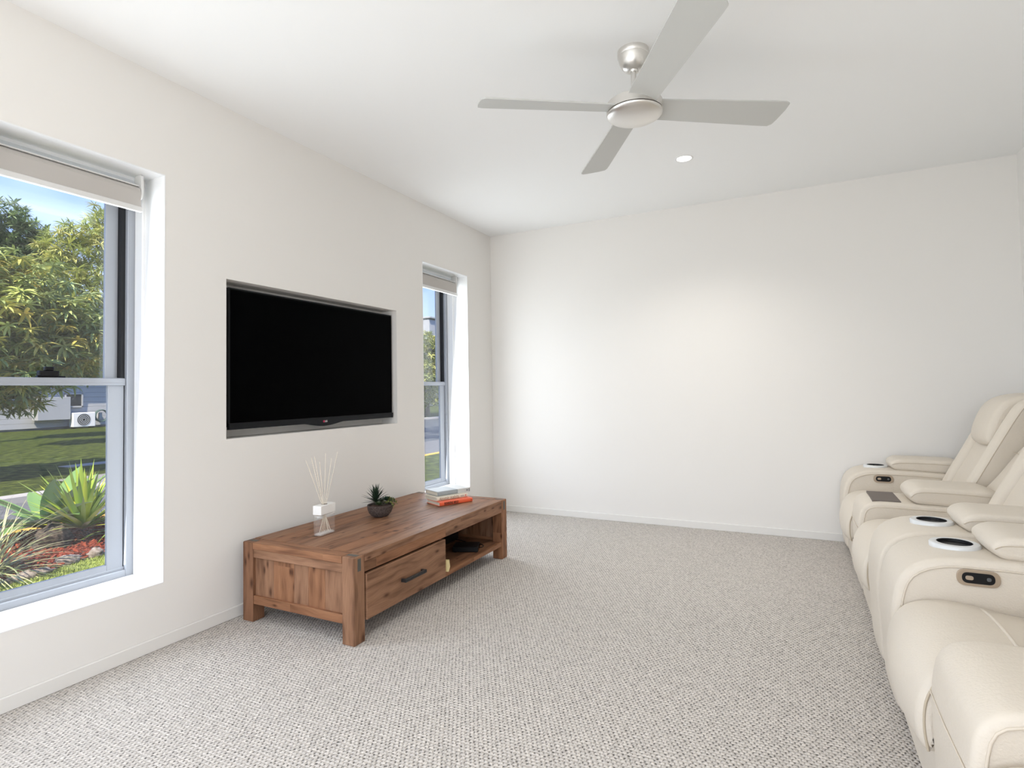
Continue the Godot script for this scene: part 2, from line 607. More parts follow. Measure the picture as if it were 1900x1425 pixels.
func _ready() -> void:
	rng.seed = 2024
	# ---- camera
	var cam := Camera3D.new()
	cam.name = "camera"
	cam.projection = Camera3D.PROJECTION_FRUSTUM
	cam.near = 0.05
	cam.far = 400.0
	cam.size = 0.05 * 1425.0 / 1044.17
	cam.frustum_offset = Vector2(0, -0.05 * 23.7 / 1044.17)
	cam.transform = Transform3D(Basis(Vector3(0.89348, -0.0168, -0.44878), Vector3(0.03036, 0.99927, 0.02303), Vector3(0.44807, -0.0342, 0.89334)).orthonormalized(), Vector3(2.3708, 1.03676, 4.3397))
	add_child(cam)
	cam.current = true
	# ---- sky, sun, exposure
	var we := WorldEnvironment.new()
	we.name = "environment"
	var env := Environment.new()
	env.background_mode = Environment.BG_SKY
	env.tonemap_mode = Environment.TONE_MAPPER_LINEAR
	env.tonemap_exposure = 1.03
	env.sdfgi_enabled = true
	env.ssao_enabled = true
	env.ssil_enabled = true
	var sky := Sky.new()
	var sm := ProceduralSkyMaterial.new()
	sm.sky_top_color = Color(0.36, 0.56, 0.90)
	sm.sky_horizon_color = Color(0.80, 0.87, 0.96)
	sm.sky_curve = 0.16
	sm.ground_bottom_color = Color(0.40, 0.40, 0.36)
	sm.ground_horizon_color = Color(0.62, 0.66, 0.68)
	sm.sky_energy_multiplier = 1.3
	sm.sky_cover = cloud_texture()
	sm.sky_cover_modulate = Color(1, 1, 1, 0.9)
	sky.sky_material = sm
	env.sky = sky
	we.environment = env
	add_child(we)
	var sun := DirectionalLight3D.new()
	sun.name = "sun"
	sun.light_color = Color(1.0, 0.95, 0.86)
	sun.light_energy = 2.9
	sun.light_angular_distance = 0.6
	sun.shadow_enabled = true
	sun.sky_mode = DirectionalLight3D.SKY_MODE_LIGHT_ONLY
	add_child(sun)
	sun.look_at_from_position(Vector3(0.27, 0.80, 0.52), Vector3.ZERO, Vector3.RIGHT)
	# daylight area lights at the panes; unseen rear windows and door added as fill
	daylight_panel("added_door_fill", Vector2(2.9, 2.1), Vector3(W / 2, 1.08, LEN - 0.03), 0.0, 4.2)  # fill light at the added door
	for z in [[W1A, W1B, 1.38], [W2A, W2B, 1.5]] + ADDED_REAR_WINDOWS:  # two seen windows, then the unseen ones added for fill
		daylight_panel("window_area_light", Vector2(0.56, 1.6), Vector3(-0.15, (WIN_LO + WIN_HI) / 2, (z[0] + z[1]) / 2), -PI / 2, z[2] if z.size() > 2 else 0.7)
	make_materials()
	build_room()
	build_lamps()
	build_fan(Vector3(1.827, H, 2.115))
	build_window("window_1", W1A, W1B, true)
	build_window("window_2", W2A, W2B, false)
	for k in 3: build_window("window_%d" % (k + 3), ADDED_REAR_WINDOWS[k][0], ADDED_REAR_WINDOWS[k][1], true)  # unseen windows, added to carry fill light
	build_blind(W1A, W1B, "warm grey roller blind rolled up at the top of the window at the left edge", false)
	build_blind(W2A, W2B, "warm grey roller blind with a bead chain on the window by the corner", true)
	build_tv()
	build_tv_unit()
	build_diffuser()
	build_succulents()
	build_books()
	build_sofas()
	build_garden()

func daylight_panel(called: String, size: Vector2, at: Vector3, turn: float, energy: float) -> void:  # area light standing in for light through a pane
	var day := AreaLight3D.new()
	day.name = called
	day.area_size = size
	day.area_normalize_energy = true
	day.light_color = Color(0.945, 0.977, 1.0)
	day.light_energy = energy
	day.area_range = 20.0
	day.area_attenuation = 2.0
	day.shadow_enabled = true
	add_child(day, true)
	day.position = at
	day.rotation = Vector3(-0.07 if turn != 0.0 else 0.0, turn, 0)

func cloud_texture() -> ImageTexture:
	var w := 768
	var h := 384
	var d := PackedByteArray()
	d.resize(w * h * 4)
	var n := noise(1.0, 12, 5)
	for y in h:
		var el := PI * (0.5 - (y + 0.5) / h)
		for x in w:
			var az := TAU * x / w
			var p := Vector3(cos(el) * cos(az), sin(el) * 3.2, cos(el) * sin(az)) * 1.7
			var v := n.get_noise_3dv(p)
			var a: float = clamp((v + 0.02) * 2.6, 0.0, 0.85)
			if el < 0.02: a = 0.0
			var o := (y * w + x) * 4
			d[o] = 205; d[o + 1] = 210; d[o + 2] = 222
			d[o + 3] = int(a * 190)
	return img_tex(w, h, d, Image.FORMAT_RGBA8)

# ---------------------------------------------------------------- the room
func wall_piece(st: SurfaceTool, lo: Vector3, hi: Vector3) -> void:
	bbox(st, lo, hi)

func build_room() -> void:
	var f := structure("floor", "grey beige loop pile carpet in textured rows")
	box_part("carpet", Vector3(-0.02, -0.12, -0.02), Vector3(W + 0.02, 0, LEN), 0, M.carpet, f)
	var c := structure("ceiling", "smooth white flat ceiling")
	box_part("ceiling_board", Vector3(-WT, H, -0.2), Vector3(W + 0.2, H + 0.25, LEN + 0.2), 0, M.ceiling_paint, c)
	# left wall: two window openings and a niche
	var l := structure("wall_left", "warm white wall with two window openings and a screen niche")
	var st: SurfaceTool
	var z0 := -0.2
	var z1 := LEN + 0.2
	var nz0 := 1.327
	var nz1 := 2.590
	var ny0 := 0.832
	var ny1 := 1.584
	var solid := [[-0.3, H, z0, W2A], [-0.3, H, W2B, nz0], [-0.3, H, nz1, W1A], [-0.3, H, W1B, 3.98], [-0.3, H, 4.62, 4.86], [-0.3, H, 5.50, 5.72], [-0.3, H, 6.36, z1], [-0.3, ny0, nz0, nz1], [ny1, H, nz0, nz1]]
	for s in [[W2A, W2B], [W1A, W1B]] + ADDED_REAR_WINDOWS:
		solid.append([-0.3, WIN_LO, s[0], s[1]])
		solid.append([WIN_HI, H, s[0], s[1]])
	for s in solid: box_part("wall_board", Vector3(-WT, s[0], s[2]), Vector3(0, s[1], s[3]), 0, M.wall_paint, l)
	box_part("niche_back", Vector3(-WT, ny0, nz0), Vector3(-0.13, ny1, nz1), 0, M.wall_paint, l)
	var b := structure("wall_back", "plain warm white end wall")
	box_part("wall_board", Vector3(0, -0.3, -0.2), Vector3(W, H, 0), 0, M.wall_paint, b)
	var r := structure("wall_right", "plain warm white wall behind the lounges")
	box_part("wall_board", Vector3(W, -0.3, -0.2), Vector3(W + 0.2, H, LEN + 0.2), 0, M.wall_paint, r)
	# rear wall behind the camera; its glazed door is added to admit fill light
	var q := structure("wall_rear", "wall behind the viewer with an added wide glazed door")
	st = new_st()
	wall_piece(st, Vector3(0, -0.3, LEN), Vector3(0.35, H, LEN + 0.2))
	wall_piece(st, Vector3(W - 0.35, -0.3, LEN), Vector3(W, H, LEN + 0.2))
	wall_piece(st, Vector3(0.35, 2.15, LEN), Vector3(W - 0.35, H, LEN + 0.2))
	wall_piece(st, Vector3(0.35, -0.3, LEN), Vector3(W - 0.35, 0.0, LEN + 0.2))
	part("wall_board", st, M.wall_paint, q)
	var d := structure("added_door_1", "added wide sliding glass door, unseen behind the viewer")  # unseen door, added to let fill light in
	st = new_st()
	for x in [0.35, W / 2 - 0.03, W - 0.41]: bbox(st, Vector3(x, 0, LEN + 0.08), Vector3(x + 0.06, 2.15, LEN + 0.13), 0.004)
	for y in [0.0, 2.09]: bbox(st, Vector3(0.35, y, LEN + 0.082), Vector3(W - 0.35, y + 0.06, LEN + 0.128), 0.004)
	part("frame", st, M.aluminium, d)
	for x in [0.41, W / 2 + 0.03]:
		st = new_st()
		quad(st, Vector3(x, 0.06, LEN + 0.105), Vector3(x + 1.38, 0.06, LEN + 0.105), Vector3(x + 1.38, 2.09, LEN + 0.105), Vector3(x, 2.09, LEN + 0.105))
		part("pane", st, M.pane_glass, d)
	# baseboards
	var hb := 0.052
	for s in [["baseboard_left", Vector3(0, 0, 0.011), Vector3(0.011, hb, LEN)], ["baseboard_back", Vector3(0, 0, 0), Vector3(W, hb, 0.011)], ["baseboard_right", Vector3(W - 0.011, 0, 0.011), Vector3(W, hb, LEN)]]:
		st = new_st()
		bbox(st, s[1], s[2], 0.0025)
		var o := part(s[0], st, M.trim_paint, self)
		o.set_meta("kind", "structure")
		o.set_meta("label", "low painted skirting board along the %s wall" % s[0].get_slice("_", 1))

func build_window(called: String, za: float, zb: float, near: bool) -> void:
	var w := structure(called, "narrow grey aluminium sash window in a white reveal, %s" % ("beside the far corner" if not near else "at the left of the frame" if za < 3.0 else "added unseen behind the viewer"))
	# white lining of the opening, in front of and beside the frame
	var st := new_st()
	var e := 0.004
	var x0 := -0.135
	bbox(st, Vector3(x0, WIN_LO, za), Vector3(0.001, WIN_HI, za + e))
	bbox(st, Vector3(x0, WIN_LO, zb - e), Vector3(0.001, WIN_HI, zb))
	bbox(st, Vector3(x0, WIN_HI - e, za + e), Vector3(0.001, WIN_HI, zb - e))
	bbox(st, Vector3(x0, WIN_LO, za + e), Vector3(0.001, WIN_LO + e, zb - e))
	part("reveal", st, M.white_paint, w)
	st = new_st()
	var k := 0.016
	x0 = -0.19
	bbox(st, Vector3(x0, WIN_LO, za), Vector3(-0.135, WIN_HI, za + k), 0.003)
	bbox(st, Vector3(x0, WIN_LO, zb - k), Vector3(-0.135, WIN_HI, zb), 0.003)
	bbox(st, Vector3(x0, WIN_HI - k, za + k), Vector3(-0.135, WIN_HI, zb - k), 0.003)
	bbox(st, Vector3(x0, WIN_LO, za + k), Vector3(-0.135, WIN_LO + k, zb - k), 0.003)
	part("timber_lining", st, M.white_paint, w)
	# aluminium outer frame
	var fy0 := WIN_LO + 0.004
	var fy1 := WIN_HI - 0.004
	var fz0 := za + 0.004
	var fz1 := zb - 0.004
	var fw := 0.052
	st = new_st()
	bbox(st, Vector3(-0.245, fy0, fz0), Vector3(-0.19, fy1, fz0 + fw - 0.012), 0.002)
	bbox(st, Vector3(-0.245, fy0, fz1 - fw + 0.012), Vector3(-0.19, fy1, fz1), 0.002)
	bbox(st, Vector3(-0.245, fy1 - fw, fz0 + fw - 0.012), Vector3(-0.1905, fy1, fz1 - fw + 0.012), 0.002)
	bbox(st, Vector3(-0.245, fy0, fz0 + fw - 0.012), Vector3(-0.1905, fy0 + 0.038, fz1 - fw + 0.012), 0.002)
	bbox(st, Vector3(-0.24, fy0 + 0.036, fz0 + fw - 0.012), Vector3(-0.204, fy0 + 0.050, fz1 - fw + 0.012), 0.002)
	part("frame", st, M.aluminium, w)
	# dark track at the sides
	st = new_st()
	bbox(st, Vector3(-0.25, fy0 + 0.04, fz0 + 0.036), Vector3(-0.208, fy1 - 0.04, fz0 + 0.056))
	bbox(st, Vector3(-0.25, fy0 + 0.04, fz1 - 0.056), Vector3(-0.208, fy1 - 0.04, fz1 - 0.036))
	part("track", st, M.dark_rubber, w)
	var mid := 1.105
	# lower sash sits towards the room, upper sash outside
	for up in [false, true]:
		var s0 := fz0 + (0.056 if up else 0.043)
		var s1 := fz1 - (0.056 if up else 0.043)
		var xs := -0.206 if not up else -0.232
		var y0 := fy0 + 0.048 if not up else mid - 0.013
		var y1 := mid + 0.013 if not up else fy1 - 0.05
		var sw := 0.05 if up else 0.063
		st = new_st()
		bbox(st, Vector3(xs - 0.016, y0, s0), Vector3(xs, y1, s0 + sw), 0.002)
		bbox(st, Vector3(xs - 0.016, y0, s1 - sw), Vector3(xs, y1, s1), 0.002)
		if up:
			bbox(st, Vector3(xs - 0.016, y1 - 0.03, s0 + sw), Vector3(xs, y1, s1 - sw), 0.002)
			bbox(st, Vector3(xs - 0.016, y0, s0 + sw), Vector3(xs, y0 + 0.02, s1 - sw), 0.002)
		else:
			bbox(st, Vector3(xs - 0.016, y0, s0 + sw), Vector3(xs, y0 + 0.026, s1 - sw), 0.002)
		var sash := part("sash", st, M.aluminium, w)
		st = new_st()
		var px := xs - 0.008
		quad(st, Vector3(px, y0 + 0.015, s1 - sw + 0.003), Vector3(px, y0 + 0.015, s0 + sw - 0.003), Vector3(px, y1 - 0.01, s0 + sw - 0.003), Vector3(px, y1 - 0.01, s1 - sw + 0.003))
		part("pane", st, M.pane_glass, sash)
	st = new_st()
	bbox(st, Vector3(-0.232, mid - 0.013, fz0 + 0.04), Vector3(-0.198, mid + 0.012, fz1 - 0.04), 0.003)
	bbox(st, Vector3(-0.204, mid - 0.019, fz0 + 0.042), Vector3(-0.196, mid - 0.008, fz1 - 0.042), 0.002)
	part("meeting_rail", st, M.aluminium, w)
	# latch
	var lz := 3.19 if za < 3.0 and near else (za + zb) / 2 + 0.1
	st = new_st()
	bbox(st, Vector3(-0.224, mid + 0.012, lz - 0.048), Vector3(-0.204, mid + 0.018, lz + 0.045), 0.002)
	bbox(st, Vector3(-0.224, mid + 0.018, lz - 0.024), Vector3(-0.198, mid + 0.038, lz + 0.042), 0.003)
	bbox(st, Vector3(-0.220, mid + 0.038, lz - 0.008), Vector3(-0.202, mid + 0.054, lz + 0.022), 0.003)
	var la := part("latch", st, M.black_plastic, w)
	la.set_meta("label", "black sash latch")
	# insect screen outside
	st = new_st()
	quad(st, Vector3(-0.2505, fy0 + 0.04, fz1 - 0.05), Vector3(-0.2505, fy0 + 0.04, fz0 + 0.05), Vector3(-0.2505, fy1 - 0.04, fz0 + 0.05), Vector3(-0.2505, fy1 - 0.04, fz1 - 0.05))
	part("insect_screen", st, M.insect_mesh, w)

func build_blind(za: float, zb: float, label: String, chain: bool) -> void:
	var b := thing("roller_blind", label, "blind", Vector3(0, 0, 0), "")
	var z0 := za + 0.062
	var z1 := zb - 0.062
	var x := -0.085
	var st := new_st()
	var xf := Transform3D(Basis(Vector3.RIGHT, PI / 2), Vector3(x - 0.007, 1.898, z0))
	lathe_pieces(st, [[Vector2(0, 0), Vector2(0.025, 0)], [Vector2(0.025, 0), Vector2(0.025, z1 - z0)], [Vector2(0.025, z1 - z0), Vector2(0, z1 - z0)]], 28, xf)
	part("roll", st, M.blind_fabric, b)
	st = new_st()
	bbox(st, Vector3(x + 0.0175, 1.826, z0), Vector3(x + 0.0192, 1.899, z1))
	part("fabric", st, M.blind_fabric, b)
	st = new_st()
	pillow(st, rounded([Vector2(x + 0.009, 1.812), Vector2(x + 0.027, 1.812), Vector2(x + 0.025, 1.836), Vector2(x + 0.011, 1.836)], 0.006, 4), z0 - 0.003, z1 + 0.003, 0.002, 0.0, 2)
	part("bottom_rail", st, M.blind_rail, b)
	st = new_st()
	bbox(st, Vector3(x - 0.020, 1.9235, z0 - 0.002), Vector3(x + 0.010, 1.929, z1 + 0.002), 0.002)
	part("head_rail", st, M.blind_rail, b)
	for zz in [z0 - 0.013, z1 + 0.003]:
		st = new_st()
		pillow(st, rounded([Vector2(x - 0.035, 1.872), Vector2(x + 0.008, 1.870), Vector2(x + 0.018, 1.90), Vector2(x + 0.016, 1.976), Vector2(x - 0.035, 1.976)], 0.012, 4), zz, zz + 0.010, 0.002, 0.0, 2)
		part("bracket", st, M.blind_rail, b)
	if chain:
		st = new_st()
		for s in [0.0, 1.0]:
			for i in 88:
				var y := 1.92 - i * 0.0095
				lathe(st, [Vector2(0, -0.0022), Vector2(0.0018, -0.0012), Vector2(0.0018, 0.0012), Vector2(0, 0.0022)], 5, Transform3D(Basis(), Vector3(x + 0.005 + 0.028 * s + sin(i * 0.07) * 0.002, y, z0 - 0.02)))
		var o := part("bead_chain", st, M.blind_rail, b)
		o.set_meta("kind", "stuff")

func build_lamps() -> void:
	# recessed downlights: one in view, two unseen ones placed to light the near room
	var spots := [[Vector3(1.823, H, 0.916), "round recessed downlight glowing in the ceiling beyond the fan", 1.5], [Vector3(1.823, H, 3.55), "unseen round recessed downlight over the space just before the viewer", 0.6], [Vector3(1.823, H, 5.0), "unseen round recessed downlight behind the viewer, near the added glass door", 0.5]]
	for s in spots:
		var t := thing("downlight", s[1], "downlight", s[0], "")
		var st := new_st()
		lathe_pieces(st, [[Vector2(0.041, -0.001), Vector2(0.047, -0.005), Vector2(0.053, -0.001)], [Vector2(0.053, -0.001), Vector2(0.053, 0.0)]], 36)
		part("trim_ring", st, M.white_paint, t)
		st = new_st()
		lathe(st, [Vector2(0, -0.002), Vector2(0.042, -0.002)], 36)
		part("diffuser", st, lamp_material(Color(1.0, 0.97, 0.92), 6.0), t)
		var l := SpotLight3D.new()
		l.name = "downlight_lamp"
		l.light_color = Color(1.0, 0.98, 0.95)
		l.light_energy = s[2]
		l.light_size = 0.04
		l.spot_angle = 66.0
		l.spot_angle_attenuation = 1.0
		l.spot_range = 12.0
		l.spot_attenuation = 2.0
		l.shadow_enabled = true
		t.add_child(l)
		l.position = Vector3(0, -0.01, 0)
		l.rotation_degrees.x = -90
	# opal globes added out of view at the rear as fill light
	var g := [[Vector3(0.9, H, 5.35), "added opal glass globe pendant nearest the window wall, unseen behind the viewer"], [Vector3(1.8, H, 5.35), "added middle opal glass globe pendant of three, unseen behind the viewer"], [Vector3(2.7, H, 5.35), "added opal glass globe pendant nearest the lounges, unseen behind the viewer"]]
	for s in g:
		var t := thing("added_globe_pendant", s[1], "added pendant lamp", s[0], "added globe pendants over the rear of the room")
		var drop := -1.12
		var st := new_st()
		lathe_pieces(st, [[Vector2(0, -0.02), Vector2(0.05, -0.02)], [Vector2(0.05, -0.02), Vector2(0.05, 0)]], 28)
		part("ceiling_rose", st, M.white_paint, t)
		st = new_st()
		tube(st, [Vector3(0, -0.02, 0), Vector3(0, drop + 0.13, 0)], 0.003)
		part("cord", st, M.white_paint, t)
		st = new_st()
		var pr := []
		for i in 17:
			var a := -PI / 2 + PI * i / 16
			pr.append(Vector2(max(0.0, 0.13 * cos(a)), drop + 0.13 * sin(a)))
		lathe(st, pr, 36)
		part("globe", st, lamp_material(Color(1.0, 0.96, 0.90), 4.0), t)
		var l := OmniLight3D.new()
		l.name = "pendant_fill_lamp"
		l.light_color = Color(1.0, 0.98, 0.95)
		l.light_energy = 0.15
		l.light_size = 0.12
		l.omni_range = 14.0
		l.omni_attenuation = 2.0
		l.shadow_enabled = true
		t.add_child(l)
		l.position = Vector3(0, drop, 0)

# ---------------------------------------------------------------- ceiling fan
func build_fan(at: Vector3) -> void:
	var t := thing("ceiling_fan", "brushed nickel ceiling fan with four silver blades on a short rod", "ceiling fan", at)
	var st := new_st()
	lathe_pieces(st, [[Vector2(0.0, -0.081), Vector2(0.024, -0.081)], [Vector2(0.024, -0.081), Vector2(0.036, -0.076), Vector2(0.047, -0.064), Vector2(0.055, -0.048), Vector2(0.0605, -0.024)], [Vector2(0.0605, -0.024), Vector2(0.0625, -0.022), Vector2(0.0625, 0.0)]], 48)
	part("canopy", st, M.nickel, t)
	st = new_st()
	lathe_pieces(st, [[Vector2(0, -0.089), Vector2(0.016, -0.089)], [Vector2(0.016, -0.089), Vector2(0.019, -0.085), Vector2(0.019, -0.078)]], 24)
	part("rod_collar", st, M.nickel, t)
	st = new_st()
	lathe(st, [Vector2(0.0115, -0.20), Vector2(0.0115, -0.08)], 20)
	part("rod", st, M.nickel, t)
	st = new_st()
	lathe_pieces(st, [[Vector2(0.020, -0.222), Vector2(0.020, -0.192), Vector2(0.017, -0.188)], [Vector2(0.017, -0.188), Vector2(0.011, -0.187)]], 24)
	part("coupling", st, M.nickel, t)
	var yb := -0.235
	st = new_st()
	lathe_pieces(st, [[Vector2(0.0, yb - 0.021), Vector2(0.106, yb - 0.021)], [Vector2(0.106, yb - 0.021), Vector2(0.106, yb - 0.018)], [Vector2(0.106, yb - 0.018), Vector2(0.111, yb - 0.017)], [Vector2(0.111, yb - 0.017), Vector2(0.111, yb + 0.018)], [Vector2(0.111, yb + 0.018), Vector2(0.106, yb + 0.022)], [Vector2(0.106, yb + 0.022), Vector2(0.0, yb + 0.022)]], 64)
	part("motor_housing", st, M.nickel, t)
	st = new_st()
	lathe(st, [Vector2(0.109, yb - 0.0215), Vector2(0.109, yb - 0.0165)], 64)
	part("dark_rim_ring", st, M.dark_gap, t)  # dark ring between motor housing and dome
	st = new_st()
	var pr := []
	for i in 13:
		var a := PI / 2 * i / 12
		pr.append(Vector2(0.111 * sin(a), yb - 0.021 - 0.030 * cos(a)))
	lathe_pieces(st, [pr, [Vector2(0.111, yb - 0.021), Vector2(0.0, yb - 0.0205)]], 64)
	part("dome_cap", st, M.nickel, t)
	for k in 4:
		var a := deg_to_rad(-32.8 + 90 * k)
		var d := Vector3(cos(a), 0, sin(a))
		var tg := Vector3(-d.z, 0, d.x)
		var p := deg_to_rad(13.5)
		var side := (tg * cos(p) + Vector3.UP * sin(p)).normalized()
		var up := side.cross(d).normalized()
		if up.y < 0: up = -up
		var R := 0.624 if k % 2 == 0 else 0.662
		var outline := [Vector2(0.095, -0.056), Vector2(R - 0.05, -0.071), Vector2(R - 0.02, -0.0705), Vector2(R - 0.006, -0.058), Vector2(R, -0.03), Vector2(R + 0.006, 0.03), Vector2(R + 0.004, 0.064), Vector2(R - 0.012, 0.071), Vector2(R - 0.05, 0.071), Vector2(0.095, 0.056)]
		st = new_st()
		var xf := Transform3D(Basis(d, side, d.cross(side)), Vector3(0, yb, 0))
		prism(st, PackedVector2Array(outline), -0.003, 0.003, xf)
		part("blade", st, M.blade_silver, t)

# ---------------------------------------------------------------- television
func build_tv() -> void:
	var z0 := 1.342
	var z1 := 2.556
	var y0 := 0.872
	var y1 := 1.553
	var xf_ := -0.030
	var t := thing("television", "black flat television sunk in the wall niche", "television", Vector3(xf_, y0, (z0 + z1) / 2))
	var hz := (z1 - z0) / 2
	var hy := y1 - y0
	var st := new_st()
	bbox(st, Vector3(-0.035, 0.012, -hz), Vector3(0.0, hy, hz), 0.003)
	part("casing", st, M.bezel, t)
	st = new_st()
	bbox(st, Vector3(-0.004, 0.032, -hz + 0.008), Vector3(0.0015, hy - 0.008, hz - 0.008), 0.0005)
	part("screen", st, M.screen_glass, t)
	# lower bezel with the drooping lip in the middle
	var o := [Vector2(-hz, 0.031), Vector2(-hz, 0.0)]
	for i in 25:
		var u := -1.0 + 2.0 * i / 24.0
		o.append(Vector2(u * 0.15, -0.018 * pow(cos(u * PI / 2), 1.4)))
	o.append(Vector2(hz, 0.0))
	o.append(Vector2(hz, 0.031))
	st = new_st()
	prism(st, PackedVector2Array(o), -0.012, 0.006, Transform3D(Basis(Vector3(0, 0, -1), Vector3.UP, Vector3(1, 0, 0)), Vector3.ZERO))
	var lb := part("lower_bezel", st, M.bezel, t)
	# maker's mark: red disc and two white letters
	st = new_st()
	lathe_pieces(st, [[Vector2(0.0065, 0), Vector2(0.0065, 0.0008)], [Vector2(0.0065, 0.0008), Vector2(0, 0.0008)]], 20, Transform3D(Basis(Vector3(0, 1, 0), Vector3(1, 0, 0), Vector3(0, 0, -1)), Vector3(0.006, 0.008, 0.008)))
	part("badge", st, M.logo_red, lb)
	text("badge_letters", "LG", 0.011, M.logo_white, lb, Transform3D(Basis(Vector3(0, 0, -1), Vector3.UP, Vector3(1, 0, 0)), Vector3(0.0064, 0.008, -0.0085)), true)
	st = new_st()
	bbox(st, Vector3(-0.1, 0.2, -0.2), Vector3(-0.034, 0.5, 0.2), 0.003)
	part("wall_bracket", st, M.black_plastic, t)

func text(called: String, s: String, size: float, m: Material, parent: Node3D, xf: Transform3D, bold := false, family := "Droid Sans", stretch := 1.0) -> void:
	var tm := TextMesh.new()
	tm.text = s
	var f := SystemFont.new()
	f.font_names = PackedStringArray([family])
	if bold: f.font_weight = 700
	tm.font = f
	tm.font_size = 64
	tm.pixel_size = size / 46.0
	tm.depth = 0.0006
	tm.horizontal_alignment = HORIZONTAL_ALIGNMENT_CENTER
	tm.vertical_alignment = VERTICAL_ALIGNMENT_CENTER
	var o := mesh_part(called, tm, m, parent, xf)
	o.transform = xf * Transform3D(Basis.from_scale(Vector3(stretch, 1, 1)), Vector3.ZERO)

# ---------------------------------------------------------------- low timber unit
func build_tv_unit() -> void:
	var A := Vector3(0.064, 0, 1.185)
	var L := 1.367
	var D := 0.670
	var HT := 0.360
	var t := thing("tv_bench", "low brown acacia timber bench with a drawer and open shelf against the wall", "tv unit", A)
	var w := [M.acacia_0, M.acacia_1, M.acacia_2, M.acacia_3]
	var lw := 0.066
	var k := 0
	for x in [0.0, D - lw]:
		for z in [0.0, L - lw]:
			box_part("leg", Vector3(x, 0, z), Vector3(x + lw, HT - 0.0005, z + lw), 0.003, w[k % 3], t, 1, Vector2(0.37 * k + 0.1, 0.21 * k))
			k += 1
	# top: end boards across, planks lengthwise
	var tb := HT - 0.030
	for z in [0.0, L - lw]:
		box_part("end_board", Vector3(lw, tb, z + 0.001), Vector3(D - lw, HT, z + lw), 0.0015, w[1 if z == 0.0 else 2], t, 0, Vector2(0.2 + z, 0.4))
	var cuts := [0.0, 0.092, 0.196, 0.285, 0.392, 0.486, 0.583, D]
	for i in 7:
		var z0 := lw + 0.0003
		var z1 := L - lw - 0.0003
		if i == 0 or i == 6:
			pass
		box_part("plank", Vector3(cuts[i] + 0.0003, tb, z0), Vector3(cuts[i + 1] - 0.0003, HT - 0.0002 * (i % 3), z1), 0.0008, w[[0, 2, 1, 0, 1, 2, 0][i]], t, 2, Vector2(0.41 * i, 0.137 * i))
	# front and back rails under the top
	box_part("rail", Vector3(D - 0.030, 0.286, lw), Vector3(D - 0.0005, tb, lw + 0.62), 0.0015, w[0], t, 2, Vector2(0.15, 0.62))
	box_part("rail", Vector3(D - 0.030, 0.286, lw + 0.62), Vector3(D - 0.0005, tb, L - lw - 0.075), 0.0015, w[2], t, 2, Vector2(0.55, 0.12))
	box_part("rail", Vector3(D - 0.030, 0.286, L - lw - 0.075), Vector3(D - 0.0005, tb, L - lw), 0.0015, w[3], t, 2, Vector2(0.05, 0.92))
	box_part("rail", Vector3(0.005, 0.286, lw), Vector3(0.030, tb, L - lw), 0.0015, w[1], t, 2, Vector2(0.75, 0.32))
	# ends: upper rail, recessed panel boards, lower rail
	for e in [0, 1]:
		var zo := L if e == 1 else 0.0
		var sg := -1.0 if e == 1 else 1.0
		var zz := func(a: float, b: float) -> Array: return [min(zo + sg * a, zo + sg * b), max(zo + sg * a, zo + sg * b)]
		var r1: Array = zz.call(0.004, 0.032)
		box_part("rail", Vector3(lw, 0.292, r1[0]), Vector3(D - lw, tb, r1[1]), 0.0015, w[0], t, 0, Vector2(0.3 + e, 0.51))
		box_part("rail", Vector3(lw, 0.082, r1[0]), Vector3(D - lw, 0.120, r1[1]), 0.0015, w[2], t, 0, Vector2(0.7 + e, 0.25))
		var r2: Array = zz.call(0.016, 0.032)
		var xs := [lw, 0.185, 0.312, 0.398, 0.496, D - lw]
		for i in 5:
			box_part("panel_board", Vector3(xs[i], 0.119, r2[0]), Vector3(xs[i + 1] - 0.0004, 0.293, r2[1]), 0.0006, w[[0, 2, 0, 2, 0][i]], t, 1, Vector2(0.23 * i + 0.5 * e, 0.17 * i))
	# carcass: floor, back, divider
	box_part("shelf", Vector3(0.012, 0.084, 0.032), Vector3(D - 0.020, 0.102, L - 0.032), 0.001, w[1], t, 2, Vector2(0.2, 0.7))
	box_part("shelf_edge", Vector3(D - 0.020, 0.080, lw), Vector3(D - 0.004, 0.104, 0.695), 0.001, w[2], t, 2, Vector2(0.6, 0.17))
	box_part("back_panel", Vector3(0.006, 0.084, 0.032), Vector3(0.016, 0.33, L - 0.032), 0.001, w[3], t, 2, Vector2(0.1, 0.3))
	box_part("divider", Vector3(0.016, 0.102, 0.680), Vector3(D - 0.032, 0.33, 0.698), 0.001, w[3], t, 1, Vector2(0.1, 0.8))
	# drawer
	var d := box_part("drawer", Vector3(D - 0.018, 0.084, 0.695), Vector3(D + 0.004, 0.276, L - lw - 0.006), 0.0025, w[0], t, 2, Vector2(0.31, 0.08))
	var st := new_st()
	bbox(st, Vector3(D - 0.45, 0.104, 0.71), Vector3(D - 0.0185, 0.25, L - lw - 0.02), 0.001, 2)
	part("drawer_box", st, w[3], d)
	st = new_st()
	var hz0 := 2.086 - A.z
	var hz1 := 2.250 - A.z
	bbox(st, Vector3(D + 0.020, 0.171, hz0), Vector3(D + 0.032, 0.186, hz1), 0.0015)
	for z in [hz0, hz1 - 0.013]: bbox(st, Vector3(D + 0.004, 0.1715, z), Vector3(D + 0.021, 0.1855, z + 0.013), 0.001)
	var hd := part("handle", st, M.handle_iron, d)
	hd.set_meta("label", "dark iron bar handle")
